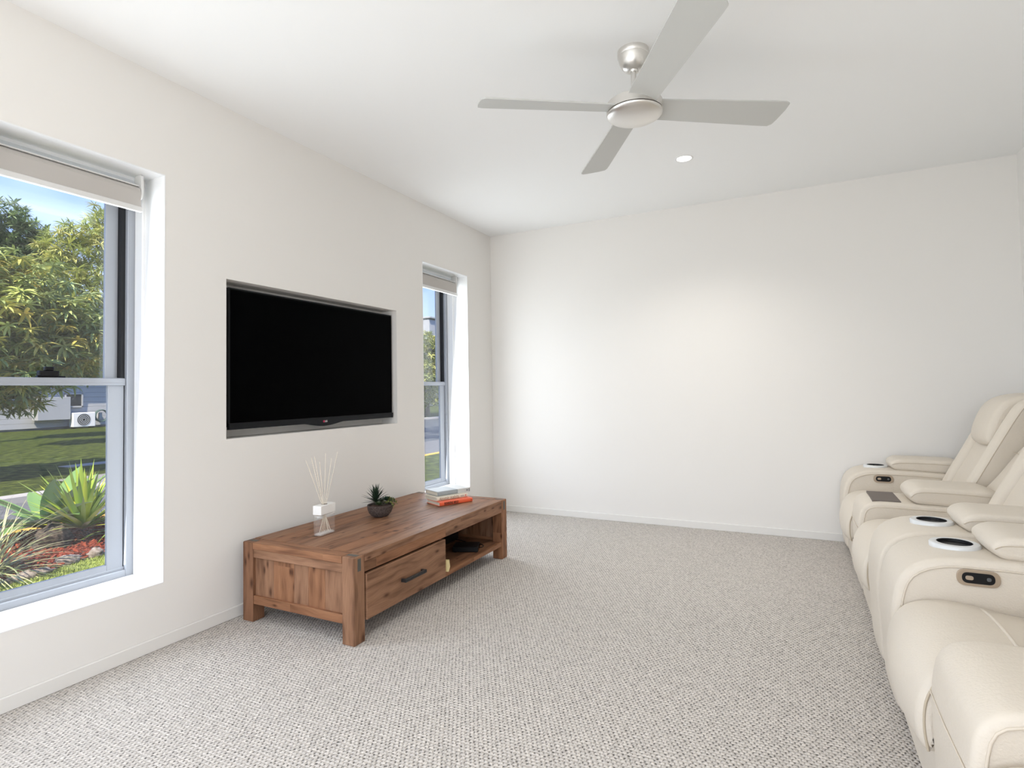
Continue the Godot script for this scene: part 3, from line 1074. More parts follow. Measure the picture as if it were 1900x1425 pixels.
	# iron corner plates let into the leg tops
	for x in [0, 1]:
		for z in [0, 1]:
			st = new_st()
			var px0 := 0.010 if x == 0 else D - 0.062
			var pz := 0.022 if z == 0 else L - 0.042
			bbox(st, Vector3(px0, HT - 0.002, pz), Vector3(px0 + 0.052 + 0.0006 * (1 if x == 1 else 0), HT + 0.0006, pz + 0.020), 0.0004)
			if x == 1: bbox(st, Vector3(D - 0.0025, HT - 0.062, pz), Vector3(D + 0.0008, HT - 0.010, pz + 0.020), 0.0004)
			else: bbox(st, Vector3(-0.0008, HT - 0.062, pz), Vector3(0.0025, HT - 0.010, pz + 0.020), 0.0004)
			part("corner_plate", st, M.bracket_iron, t)
	# things on the shelf
	var b := thing("media_box", "small black set-top box on the open shelf of the timber bench", "set-top box", Vector3(0.612, 0.102, 1.47))
	b.rotation.y = 0.42
	st = new_st()
	bbox(st, Vector3(-0.075, 0.003, -0.06), Vector3(0.075, 0.032, 0.06), 0.004)
	part("casing", st, M.black_plastic, b)
	st = new_st()
	bbox(st, Vector3(0.0748, 0.006, -0.055), Vector3(0.0756, 0.028, 0.055), 0.0003)
	part("front_panel", st, M.screen_glass, b)
	for sx in [-0.06, 0.06]:
		for sz in [-0.045, 0.045]:
			box_part("foot", Vector3(sx - 0.008, 0, sz - 0.008), Vector3(sx + 0.008, 0.004, sz + 0.008), 0, M.dark_rubber, b)
	st = new_st()
	tube(st, open_spline([Vector3(0.50, 0.1055, 1.44), Vector3(0.53, 0.1055, 1.36), Vector3(0.60, 0.1055, 1.335), Vector3(0.665, 0.1055, 1.36), Vector3(0.665, 0.1055, 1.40), Vector3(0.60, 0.1055, 1.37), Vector3(0.45, 0.1055, 1.31), Vector3(0.30, 0.1055, 1.36), Vector3(0.2, 0.1055, 1.5)]), 0.0025, 0.0025, 6)
	var cb := part("power_cable", st, M.black_plastic, self)
	tag(cb, "thin black cable looped on the shelf beside the set-top box", "cable")
	st = new_st()
	bbox(st, Vector3(0.22, 0.102, 1.28), Vector3(0.44, 0.15, 1.62), 0.006)
	var rc := part("player", st, M.black_plastic, self)
	tag(rc, "flat black disc player deep in the open shelf of the bench", "disc player")
	st = new_st()
	prism(st, PackedVector2Array([Vector2(-0.006, 0.0), Vector2(0.009, -0.002), Vector2(0.013, 0.016), Vector2(0.010, 0.044), Vector2(-0.004, 0.046), Vector2(-0.008, 0.02)]), 0.0, 0.012, Transform3D(Basis(Vector3.UP, 0.5).scaled(Vector3(1.3, 1.25, 1.6)), Vector3(0.724, 0.107, 1.852)))
	var pg := part("peg", st, M.pale_yellow, self)
	tag(pg, "small pale yellow peg standing at the edge of the drawer front", "peg")

# ---------------------------------------------------------------- on the bench
func build_diffuser() -> void:
	var top := 0.3605
	var t := thing("reed_diffuser", "clear glass reed diffuser with white square collar and pale reeds", "reed diffuser", Vector3(0.318, top, 2.298))
	t.rotation.y = 0.12
	var hx := 0.024
	var hz := 0.054
	var st := new_st()
	pillow(st, rounded([Vector2(-hx, -hz), Vector2(hx, -hz), Vector2(hx, hz), Vector2(-hx, hz)], 0.010, 5), 0.0, 0.098, 0.005, 0.0, 3, Transform3D(Basis(Vector3(1, 0, 0), Vector3(0, 0, 1), Vector3(0, 1, 0)).scaled(Vector3(1, 1, 1)), Vector3.ZERO))
	part("bottle", flip_fix(st), M.bottle_glass, t)
	st = new_st()
	bbox(st, Vector3(-hx + 0.004, 0.002, -hz + 0.005), Vector3(hx - 0.004, 0.009, hz - 0.005), 0.002)
	var m := StandardMaterial3D.new()
	m.albedo_color = Color(1, 1, 1, 0.18)
	m.roughness = 0.02
	m.transparency = BaseMaterial3D.TRANSPARENCY_ALPHA
	part("bottle_base", st, m, t)
	st = new_st()
	bbox(st, Vector3(-hx + 0.003, 0.088, -hz + 0.006), Vector3(hx - 0.003, 0.094, hz - 0.006), 0.001)
	part("shoulder", st, m, t)
	st = new_st()
	bbox(st, Vector3(-hx, 0.099, -hz), Vector3(hx, 0.142, hz), 0.0015)
	part("collar", st, M.cap_white, t)
	st = new_st()
	lathe(st, [Vector2(0.015, 0.1423), Vector2(0.0, 0.1424)], 24)
	part("opening", st, M.dark_wood, t)
	var ends := [Vector3(-0.045, 0.36, 0.075), Vector3(-0.02, 0.375, 0.045), Vector3(0.004, 0.35, 0.038), Vector3(0.0, 0.385, -0.012), Vector3(0.02, 0.36, -0.03), Vector3(0.02, 0.385, -0.078), Vector3(-0.03, 0.37, 0.055)]
	for e in ends:
		st = new_st()
		var neck := Vector3(e.x * 0.12, 0.142, e.z * 0.14)
		var low: Vector3 = neck + (neck - e) * 0.55
		low.y = 0.012
		low.x = clamp(low.x, -0.016, 0.016)
		tube(st, [low, neck, e], 0.0015, 0.0013, 6)
		part("reed", st, M.reed, t)

# a mirrored basis turns the faces inside out; rebuild them the right way round
func flip_fix(st: SurfaceTool) -> SurfaceTool:
	st.generate_normals()
	var a := st.commit_to_arrays()
	var v: PackedVector3Array = a[Mesh.ARRAY_VERTEX]
	var out := new_st()
	out.set_smooth_group(0)
	for i in range(0, v.size(), 3):
		out.add_vertex(v[i]); out.add_vertex(v[i + 2]); out.add_vertex(v[i + 1])
	return out

func build_succulents() -> void:
	var top := 0.3605
	var t := thing("succulent_bowl", "round brown clay bowl planted with dark artificial succulents", "plant bowl", Vector3(0.318, top, 1.888))
	var st := new_st()
	lathe_pieces(st, [[Vector2(0, 0.0), Vector2(0.034, 0.0)], [Vector2(0.034, 0.0), Vector2(0.046, 0.006), Vector2(0.060, 0.022), Vector2(0.068, 0.042), Vector2(0.070, 0.062)], [Vector2(0.070, 0.062), Vector2(0.068, 0.065), Vector2(0.064, 0.063)], [Vector2(0.064, 0.063), Vector2(0.062, 0.052)]], 40)
	part("bowl", st, M.bowl_clay, t)
	st = new_st()
	lathe(st, [Vector2(0.0635, 0.052), Vector2(0.03, 0.058), Vector2(0, 0.06)], 24)
	part("soil", st, M.soil, t)
	# spiky plant towards the near side
	var c := Vector3(-0.012, 0.062, 0.022)
	var r := RandomNumberGenerator.new()
	r.seed = 4
	for i in 44:
		st = new_st()
		var f := float(i) / 44.0
		var el := lerpf(0.12, 1.45, pow(f, 0.8))
		var az := i * 2.399
		var d := Vector3(cos(az) * cos(el), sin(el), sin(az) * cos(el))
		leaf(st, c + Vector3(0, 0.014 + 0.022 * f, 0), d, r.randf_range(0.072, 0.094), 0.0125, 0.25, 0.35, 6, 0.30)
		part("spiky_leaf", st, M.succulent_dark, t)
	# two rosettes
	for q in [[Vector3(0.022, 0.066, 0.038), 0.034, M.succulent_green], [Vector3(0.026, 0.082, -0.022), 0.036, M.succulent_deep], [Vector3(-0.02, 0.07, -0.035), 0.03, M.succulent_green]]:
		for i in 16:
			st = new_st()
			var f := i / 16.0
			var el := lerpf(0.15, 1.3, f)
			var az := i * 2.399
			leaf(st, q[0], Vector3(cos(az) * cos(el), sin(el), sin(az) * cos(el)), q[1] * (1.15 - 0.5 * f), q[1] * 0.55, 0.0, 0.3, 4, 0.6)
			part("rosette_leaf", st, q[2], t)
	# trailing bead plant over the far rim
	for k in 7:
		st = new_st()
		var az := -1.1 + k * 0.17
		var p := Vector3(0.040 * cos(az), 0.068 + r.randf() * 0.012, 0.044 * sin(az))
		var d := Vector3(cos(az), 0.45, sin(az))
		var steps := 6 + (k * 5) % 5
		for i in steps:
			for j in 3:
				var n := Vector3(r.randf() - 0.5, r.randf() - 0.2, r.randf() - 0.5).normalized()
				leaf(st, p + n * 0.003, n, 0.013, 0.007, 0.1, 0.3, 2, 0.6)
			p += d.normalized() * 0.010
			d += Vector3(0.0, -0.36, 0)
			if p.y < 0.012:
				p.y = 0.012
				d = Vector3(d.x, 0.05, d.z)
		part("trailing_stem", st, M.succulent_lime if k % 3 == 0 else M.succulent_green, t)
	st = new_st()
	for i in 60:
		var n := Vector3(r.randf() - 0.5, r.randf() * 0.9, r.randf() - 0.5).normalized()
		leaf(st, Vector3(0.034, 0.074, -0.035) + Vector3(n.x, n.y * 0.6, n.z) * 0.016, n, 0.022, 0.006, 0.2, 0.3, 3, 0.5)
	part("lime_sprigs", st, M.succulent_lime, t)

func build_book(label: String, at: Vector3, along: Vector3, w: float, l: float, th: float, cover: Material) -> Node3D:
	# at: the end of the spine that is nearer the viewer; local x runs back along the spine, z from the spine to the fore-edge
	var t := thing("book", label, "book", at + along.normalized() * l, "books stacked on the bench")
	var x := -along.normalized()
	t.basis = Basis(x, Vector3.UP, x.cross(Vector3.UP))
	var o := PackedVector2Array()
	# cover: a C of board and spine
	for i in 9:
		var a := PI / 2 + PI * i / 8
		o.append(Vector2(0.004 + 0.0045 * cos(a), th / 2 + th / 2 * sin(a)))
	o.append_array([Vector2(w, 0), Vector2(w, 0.0022), Vector2(0.005, 0.0022), Vector2(0.003, 0.004), Vector2(0.003, th - 0.004), Vector2(0.005, th - 0.0022), Vector2(w, th - 0.0022), Vector2(w, th)])
	var st := new_st()
	prism(st, o, -l, 0, Transform3D(Basis(Vector3(0, 0, 1), Vector3.UP, Vector3(-1, 0, 0)), Vector3.ZERO))
	part("cover", st, cover, t)
	st = new_st()
	bbox(st, Vector3(0.003, 0.0023, 0.0035), Vector3(l - 0.003, th - 0.0023, w - 0.003), 0.0)
	part("pages", st, M.page, t)
	return t

func build_books() -> void:
	var y := 0.3605
	var al := Vector3(0.102, 0, -0.214)
	var b1 := build_book("orange hardback with black spine title at the bottom of the book stack", Vector3(0.480, y, 1.549), al, 0.156, 0.232, 0.023, M.cover_orange)
	spine_text(b1, "RUNNING WILD", 0.232, 0.080, 0.0155, 0.023, M.ink_black, true, 0.60)
	spine_text(b1, "•", 0.232, 0.222, 0.012, 0.023, M.ink_black, true, 1.0)
	var b2 := build_book("cream paperback with gold lettered spine in the middle of the stack", Vector3(0.447, y + 0.0232, 1.530), al.rotated(Vector3.UP, 0.03), 0.140, 0.222, 0.022, M.cover_cream)
	spine_text(b2, "Atomic Habits", 0.222, 0.088, 0.0185, 0.022, M.ink_gold, false, 0.88)
	var fine := new_st()
	for yy in [0.0075, 0.0125]: bbox(fine, Vector3(0.027, yy, -0.0009), Vector3(0.052, yy + 0.0022, 0.002))
	part("spine_lines", fine, M.ink_grey, b2)
	spine_text(b2, "•", 0.222, 0.207, 0.018, 0.022, M.ink_red, true, 1.0)
	var b3 := build_book("grey hardback with a pale end on top of the book stack", Vector3(0.428, y + 0.0454, 1.494), al.rotated(Vector3.UP, 0.02), 0.150, 0.235, 0.026, M.cover_grey)
	var st := new_st()
	bbox(st, Vector3(-0.0003, -0.0001, -0.0012), Vector3(0.090, 0.0262, 0.151), 0.0002)
	part("pale_end", st, M.cover_pale, b3)
	st = new_st()
	for yy in [0.010, 0.017]: bbox(st, Vector3(0.10, yy, -0.0011), Vector3(0.225, yy + 0.0008, 0.002))
	part("spine_lines", st, M.cover_pale, b3)
	st = new_st()
	bbox(st, Vector3(0.001, 0.004, -0.0016), Vector3(0.009, 0.022, 0.0))
	bbox(st, Vector3(0.014, 0.008, -0.0016), Vector3(0.027, 0.018, 0.0))
	part("spine_mark", st, M.ink_grey, b3)

func spine_text(b: Node3D, s: String, l: float, x: float, size: float, th: float, m: Material, bold: bool, stretch: float) -> void:
	# x counts from the left end of the spine as one reads it
	text("spine_title", s, size, m, b, Transform3D(Basis(Vector3.UP, PI), Vector3(l - x, th / 2, -0.0009)), bold, "Droid Sans", stretch)

# ---------------------------------------------------------------- lounges
func seam(st: SurfaceTool, pts: Array, z: float, r := 0.0028) -> void:
	tube(st, pts.map(func(p): return Vector3(p.x, p.y, z)), r, r, 6)

func seam_line(prof: PackedVector2Array, inset: float, ymin := 0.06) -> Array:
	var p := ccw(even(prof))
	var n := p.size()
	var out := []
	for i in n:
		var e := (p[(i + 1) % n] - p[(i - 1 + n) % n]).normalized()
		var nr := Vector2(e.y, -e.x)
		if nr.x > 0.4 or nr.y < -0.4 or p[i].y < ymin: continue
		out.append(p[i] - nr * inset)
	out.sort_custom(func(a, b): return a.x * 0.6 + a.y < b.x * 0.6 + b.y)
	return out

func build_arm(t: Node3D, z0: float, z1: float, inner: int) -> void:
	# inner: +1 the seat is on the +z side, -1 on the -z side
	var prof := rounded([Vector2(2.622, 0.03), Vector2(2.611, 0.35), Vector2(2.640, 0.475), Vector2(2.735, 0.522), Vector2(2.95, 0.523), Vector2(3.2, 0.508), Vector2(3.45, 0.49), Vector2(3.46, 0.03)], [0.006, 0.16, 0.06, 0.09, 0.2, 0.2, 0.03, 0.005], 6)
	var st := new_st()
	pillow(st, prof, z0, z1, 0.020, 0.004, 6)
	part("arm", st, M.leather, t)
	# welt where the side panels meet the front-and-top band
	var line := seam_line(prof, 0.024)
	st = new_st()
	seam(st, line, z0 - 0.0006)
	seam(st, line, z1 + 0.0006)
	part("stitching", st, M.stitch, t)
	var zc := (z0 + z1) / 2
	# cup holder
	var c := Vector3(2.806, 0.5268, zc)
	st = new_st()
	lathe_pieces(st, [[Vector2(0.066, -0.008), Vector2(0.0665, 0.0045), Vector2(0.063, 0.0085)], [Vector2(0.063, 0.0085), Vector2(0.050, 0.010), Vector2(0.0465, 0.009)], [Vector2(0.0465, 0.009), Vector2(0.0455, 0.0008)]], 48, Transform3D(Basis(), c))
	var cup := part("cup_holder", st, M.ring_metal, t)
	st = new_st()
	lathe_pieces(st, [[Vector2(0.0456, 0.0095), Vector2(0.0445, 0.0012)], [Vector2(0.0445, 0.0012), Vector2(0, 0.0012)]], 40, Transform3D(Basis(), c))
	part("cup_well", st, M.black_plastic, cup)
	# control panel on the seat side
	var zs := (z1 + 0.002) if inner > 0 else (z0 - 0.002)
	var pc := Vector2(2.828, 0.471)
	var mk := func(hw: float, hh: float, d: float, m: Material, called: String, parent: Node3D, dx := 0.0) -> MeshInstance3D:
		var s := new_st()
		var a: float = zs - 0.004 if inner > 0 else zs - d
		var b: float = zs + d if inner > 0 else zs + 0.004
		pillow(s, rounded([pc + Vector2(dx - hw, -hh), pc + Vector2(dx + hw, -hh), pc + Vector2(dx + hw, hh), pc + Vector2(dx - hw, hh)], hh * 0.99, 8), a, b, 0.0015, 0.0, 2)
		return part(called, s, m, parent)
	var plate: MeshInstance3D = mk.call(0.051, 0.0235, 0.003, M.champagne, "control_panel", t)
	mk.call(0.0385, 0.0155, 0.0045, M.black_plastic, "button_strip", plate)
	mk.call(0.0095, 0.0062, 0.0065, M.champagne, "button", plate, -0.021)
	mk.call(0.0055, 0.0055, 0.0055, M.grey_cup, "socket", plate, 0.024)
	# padded armrest on top
	build_pad(t, 2.868, 3.25, z0 + 0.03, z1 - 0.028, 0.522, 0.585)

func build_pad(t: Node3D, x0: float, x1: float, z0: float, z1: float, y0: float, y1: float) -> void:
	var prof := rounded([Vector2(x0 + 0.024, y0 - 0.002), Vector2(x0 - 0.006, y0 + 0.034), Vector2(x0 + 0.035, y1 + 0.004), Vector2(x1 - 0.05, y1), Vector2(x1, y1 - 0.03), Vector2(x1, y0 - 0.018)], [0.02, 0.03, 0.05, 0.06, 0.02, 0.01], 6)
	var st := new_st()
	pillow(st, prof, z0, z1, 0.018, 0.005, 8)
	var p := part("armrest_pad", st, M.leather, t)
	st = new_st()
	var line := open_spline([Vector2(x0 + 0.008, y0 + 0.030), Vector2(x0 + 0.045, y1 - 0.021), Vector2((x0 + x1) / 2, y1 - 0.019), Vector2(x1 - 0.02, y1 - 0.028)], 6)
	seam(st, line, z0 - 0.0004, 0.0012)
	seam(st, line, z1 + 0.0004, 0.0012)
	part("stitching", st, M.piping, p)

func build_seat(t: Node3D, z0: float, z1: float) -> void:
	var g := 0.003
	# cushion that rolls over the front edge into the padded foot rest
	var prof := spline([Vector2(3.22, 0.392), Vector2(3.05, 0.378), Vector2(2.90, 0.383), Vector2(2.80, 0.400), Vector2(2.71, 0.402), Vector2(2.640, 0.375), Vector2(2.604, 0.315), Vector2(2.595, 0.262), Vector2(2.600, 0.212), Vector2(2.616, 0.190), Vector2(2.640, 0.192), Vector2(2.662, 0.235), Vector2(2.75, 0.285), Vector2(3.22, 0.285)], 5)
	var st := new_st()
	pillow(st, prof, z0 + g, z1 - g, 0.028, 0.016, 10)
	var s := part("seat_cushion", st, M.leather, t)
	st = new_st()
	var pts := []
	for i in 13:
		var f := i / 12.0
		pts.append(Vector3(2.822, 0.3975 + 0.0155 * sin(PI * f) - 0.012 * pow(abs(2 * f - 1), 6), lerpf(z0 + 0.012, z1 - 0.012, f)))
	tube(st, pts, 0.0048, 0.0048, 8)
	part("welt", st, M.leather, s)
	# plain apron below
	st = new_st()
	pillow(st, rounded([Vector2(2.636, 0.03), Vector2(2.634, 0.22), Vector2(2.72, 0.28), Vector2(2.72, 0.03)], 0.006, 3), z0, z1, 0.004, 0.0, 3)
	part("apron", st, M.leather, t)
	# gathered side gusset at the ends of the foot rest
	st = new_st()
	for zz in [z0 + 0.006, z1 - 0.006]:
		tube(st, open_spline([Vector3(2.640, 0.365, zz), Vector3(2.617, 0.31, zz), Vector3(2.612, 0.25, zz), Vector3(2.618, 0.2, zz)], 4), 0.003, 0.003, 6)
	part("piping", st, M.piping, s)

func back_profile(o: float, thick := 0.22) -> Array:
	# front surface points, from the seat up, moved out by o
	var f := [Vector2(3.085, 0.36), Vector2(3.117, 0.49), Vector2(3.194, 0.643), Vector2(3.279, 0.808), Vector2(3.318, 0.88), Vector2(3.352, 0.930), Vector2(3.405, 0.952), Vector2(3.47, 0.955)]
	var out := []
	for i in f.size():
		var e: Vector2 = (f[min(i + 1, f.size() - 1)] - f[max(i - 1, 0)]).normalized()
		out.append(f[i] + Vector2(-e.y, e.x) * o)
	out.append_array([Vector2(3.535, 0.92), Vector2(3.545, 0.80), Vector2(3.50, 0.45), Vector2(3.44, 0.34)])
	return out

func build_back(t: Node3D, z0: float, z1: float) -> void:
	var g := 0.004
	var bw := 0.105
	var b := Node3D.new()
	b.name = "backrest"
	t.add_child(b, true)
	var st := new_st()
	pillow(st, spline(back_profile(-0.018), 4), z0 + g + 0.02, z1 - g - 0.02, 0.01, 0.0, 4)
	part("back_panel", st, M.leather, b)
	for s in [[z0 + g, z0 + bw], [z1 - bw, z1 - g]]:
		st = new_st()
		pillow(st, spline(back_profile(0.004), 5), s[0], s[1], 0.026, 0.006, 6)
		part("bolster", st, M.leather, b)
	# head rest pillow
	var h := spline([Vector2(3.262, 0.716), Vector2(3.233, 0.727), Vector2(3.228, 0.770), Vector2(3.246, 0.838), Vector2(3.284, 0.916), Vector2(3.336, 0.958), Vector2(3.41, 0.972), Vector2(3.48, 0.968), Vector2(3.50, 0.93), Vector2(3.42, 0.84), Vector2(3.32, 0.735)], 5)
	st = new_st()
	pillow(st, h, z0 + bw - 0.012, z1 - bw + 0.012, 0.03, 0.008, 8)
	var hr := part("headrest", st, M.leather, b)
	for z in [z0 + bw - 0.006, z1 - bw + 0.006]:
		st = new_st()
		seam(st, open_spline([Vector2(3.247, 0.735), Vector2(3.258, 0.79), Vector2(3.282, 0.855), Vector2(3.316, 0.915), Vector2(3.36, 0.948), Vector2(3.42, 0.958)], 5), z, 0.0016)
		part("piping", st, M.piping, hr)
	# welts at the outer edges
	for z in [z0 + g - 0.0005, z1 - g + 0.0005]:
		st = new_st()
		seam(st, open_spline(back_profile(-0.016).slice(1, 8), 4), z, 0.0016)
		part("welt", st, M.piping, b)

func build_console(t: Node3D, z0: float, z1: float, tray: bool) -> void:
	var prof := rounded([Vector2(2.630, 0.03), Vector2(2.622, 0.36), Vector2(2.640, 0.452), Vector2(2.690, 0.474), Vector2(3.2, 0.468), Vector2(3.4, 0.46), Vector2(3.4, 0.03)], [0.006, 0.1, 0.05, 0.05, 0.1, 0.02, 0.005], 6)
	var st := new_st()
	pillow(st, prof, z0, z1, 0.018, 0.003, 6)
	var c := part("console", st, M.leather, t)
	if tray:
		st = new_st()
		bbox(st, Vector3(2.690, 0.466, z0 + 0.033), Vector3(2.806, 0.4785, z1 - 0.033), 0.001)
		var tr := part("tray", st, M.tray_grey, c)
		tr.set_meta("label", "grey woven tray inset")
	st = new_st()
	var line := seam_line(prof, 0.021)
	seam(st, line, z0 - 0.0006)
	seam(st, line, z1 + 0.0006)
	tube(st, [Vector3(2.6225, 0.345, z0 + 0.012), Vector3(2.6195, 0.347, (z0 + z1) / 2), Vector3(2.6225, 0.345, z1 - 0.012)], 0.0015, 0.0015, 6)
	part("stitching", st, M.stitch, c)
	build_pad(t, 2.835, 3.2, z0 + 0.02, z1 - 0.014, 0.474, 0.548)
	# narrow back between the two seat backs
	st = new_st()
	var o := []
	for p in back_profile(-0.040): o.append(Vector2(p.x, p.y - (0.115 if p.y > 0.85 else 0.09 if p.y > 0.75 else 0.05 if p.y > 0.6 else 0.0)))
	pillow(st, spline(o, 4), z0 + 0.003, z1 - 0.003, 0.03, 0.006, 6)
	var cb := part("console_back", st, M.leather, t)
	st = new_st()
	tube(st, [Vector3(3.300, 0.700, z0 + 0.02), Vector3(3.294, 0.700, (z0 + z1) / 2), Vector3(3.300, 0.700, z1 - 0.02)], 0.0015, 0.0015, 6)
	part("seam", st, M.piping, cb)

func build_sofas() -> void:
	build_sofa(0.0, "far cream leather two-seat recliner lounge against the end wall, grey tray in its console", true)
	build_sofa(1.945, "near cream leather two-seat recliner lounge in the right foreground, cut by the frame", false)

func build_sofa(dz: float, label: String, tray: bool) -> void:
	var t := thing("recliner_lounge", label, "recliner sofa", Vector3.ZERO, "cream recliner lounges")
	var a := 0.30
	var s := 0.49
	var c := 0.33
	var A := 0.020
	build_arm(t, A, A + a, 1)
	build_seat(t, A + a, A + a + s)
	build_back(t, A + a, A + a + s)
	build_console(t, A + a + s, A + a + s + c, tray)
	build_seat(t, A + a + s + c, A + a + 2 * s + c)
	build_back(t, A + a + s + c, A + a + 2 * s + c)
	build_arm(t, A + a + 2 * s + c, A + 2 * a + 2 * s + c, -1)
	for x in [2.68, 3.38]:
		for zz in [A + 0.06, A + a + s + c / 2, A + 1.85]:
			var st := new_st()
			lathe(st, [Vector2(0.022, 0), Vector2(0.026, 0.034), Vector2(0, 0.034)], 12, Transform3D(Basis(), Vector3(x, 0, zz)))
			part("foot", st, M.black_plastic, t)
	t.position.z = dz

# ---------------------------------------------------------------- outdoors
func leaf_cluster(n: int, length: float, width: float, droop: float, seed_: int) -> ArrayMesh:
	var r := RandomNumberGenerator.new()
	r.seed = seed_
	var st := new_st()
	for i in n:
		var az := i * 2.399 + r.randf() * 0.5
		var el := r.randf_range(-0.35, 0.9)
		var sh := r.randf_range(0.72, 1.15)
		leaf(st, Vector3.ZERO, Vector3(cos(az) * cos(el), sin(el), sin(az) * cos(el)), length * r.randf_range(0.75, 1.15), width, droop, 0.25, 3, 0.5, Color(sh, sh, sh * 0.95))
	st.generate_normals()
	return st.commit()

func crown(parent: Node3D, called: String, mesh: Mesh, blobs: Array, per: float, cols: Array, seed_: int, squash := 0.85) -> void:
	var r := RandomNumberGenerator.new()
	r.seed = seed_
	var xs := []
	var cs := []
	for b in blobs:
		var c: Vector3 = b[0]
		var rad: float = b[1]
		var n := int(per * rad * rad)
		for i in n:
			var d := Vector3(r.randfn(), r.randfn(), r.randfn()).normalized()
			var q := c + Vector3(d.x, d.y * squash, d.z) * rad * pow(r.randf_range(0.12, 1.0), 0.45)
			var bs := Basis(Vector3.UP, r.randf() * TAU) * Basis(Vector3.RIGHT, r.randf_range(-0.6, 0.6))
			xs.append(Transform3D(bs.scaled(Vector3.ONE * r.randf_range(0.75, 1.25)), q - parent.position))
			var k: Color = cols[r.randi() % cols.size()]
			cs.append(k * r.randf_range(0.8, 1.2))
	var mm := MultiMesh.new()
	mm.transform_format = MultiMesh.TRANSFORM_3D
	mm.use_colors = true
	mm.mesh = mesh
	mm.instance_count = xs.size()
	for i in xs.size():
		mm.set_instance_transform(i, xs[i])
		mm.set_instance_color(i, Color(cs[i].r, cs[i].g, cs[i].b, 1.0))
	var mi := MultiMeshInstance3D.new()
	mi.name = called
	mi.multimesh = mm
	mi.material_override = M.foliage
	mi.set_meta("kind", "stuff")
	parent.add_child(mi, true)

func tree(called: String, label: String, base: Vector3, mesh: Mesh, blobs: Array, per: float, cols: Array, seed_: int, trunk_r: float) -> Node3D:
	var t := thing(called, label, "tree", base)
	var st := new_st()
	var c: Vector3 = Vector3.ZERO
	for b in blobs: c += b[0] / blobs.size()
	tube(st, open_spline([Vector3(0, -0.1, 0), Vector3(0.05, (c.y - base.y) * 0.4, 0.05), c - base], 4), trunk_r, trunk_r * 0.4, 10)
	part("trunk", st, M.bark, t)
	for b in blobs:
		st = new_st()
		tube(st, open_spline([Vector3(0.03, (c.y - base.y) * 0.35, 0.03), (b[0] - base) * 0.6 + Vector3(0, (c.y - base.y) * 0.12, 0), b[0] - base], 4), trunk_r * 0.4, trunk_r * 0.08, 6)
		part("branch", st, M.bark, t)
	crown(t, "foliage", mesh, blobs, per, cols, seed_)
	return t

func lump(called: String, label: String, category: String, at: Vector3, size: Vector3, m: Material, seed_: int, group := "") -> void:
	var n := noise(0.9, seed_, 3)
	var st := new_st()
	st.set_smooth_group(0)
	var rows := []
	for i in 13:
		var el := -PI / 2 + PI * i / 12
		var row := []
		for k in 18:
			var az := TAU * k / 18
			var d := Vector3(cos(el) * cos(az), sin(el), cos(el) * sin(az))
			var f := 1.0 + 0.45 * n.get_noise_3dv(d * 1.6) + 0.12 * n.get_noise_3dv(d * 6.0)
			row.append(Vector3(d.x * size.x, d.y * size.y, d.z * size.z) * 0.5 * f)
		rows.append(row)
	for i in 12:
		for k in 18:
			var j := (k + 1) % 18
			quad(st, rows[i][k], rows[i + 1][k], rows[i + 1][j], rows[i][j])
	var o := part(called, st, m, self)
	o.position = at
	tag(o, label, category, group)

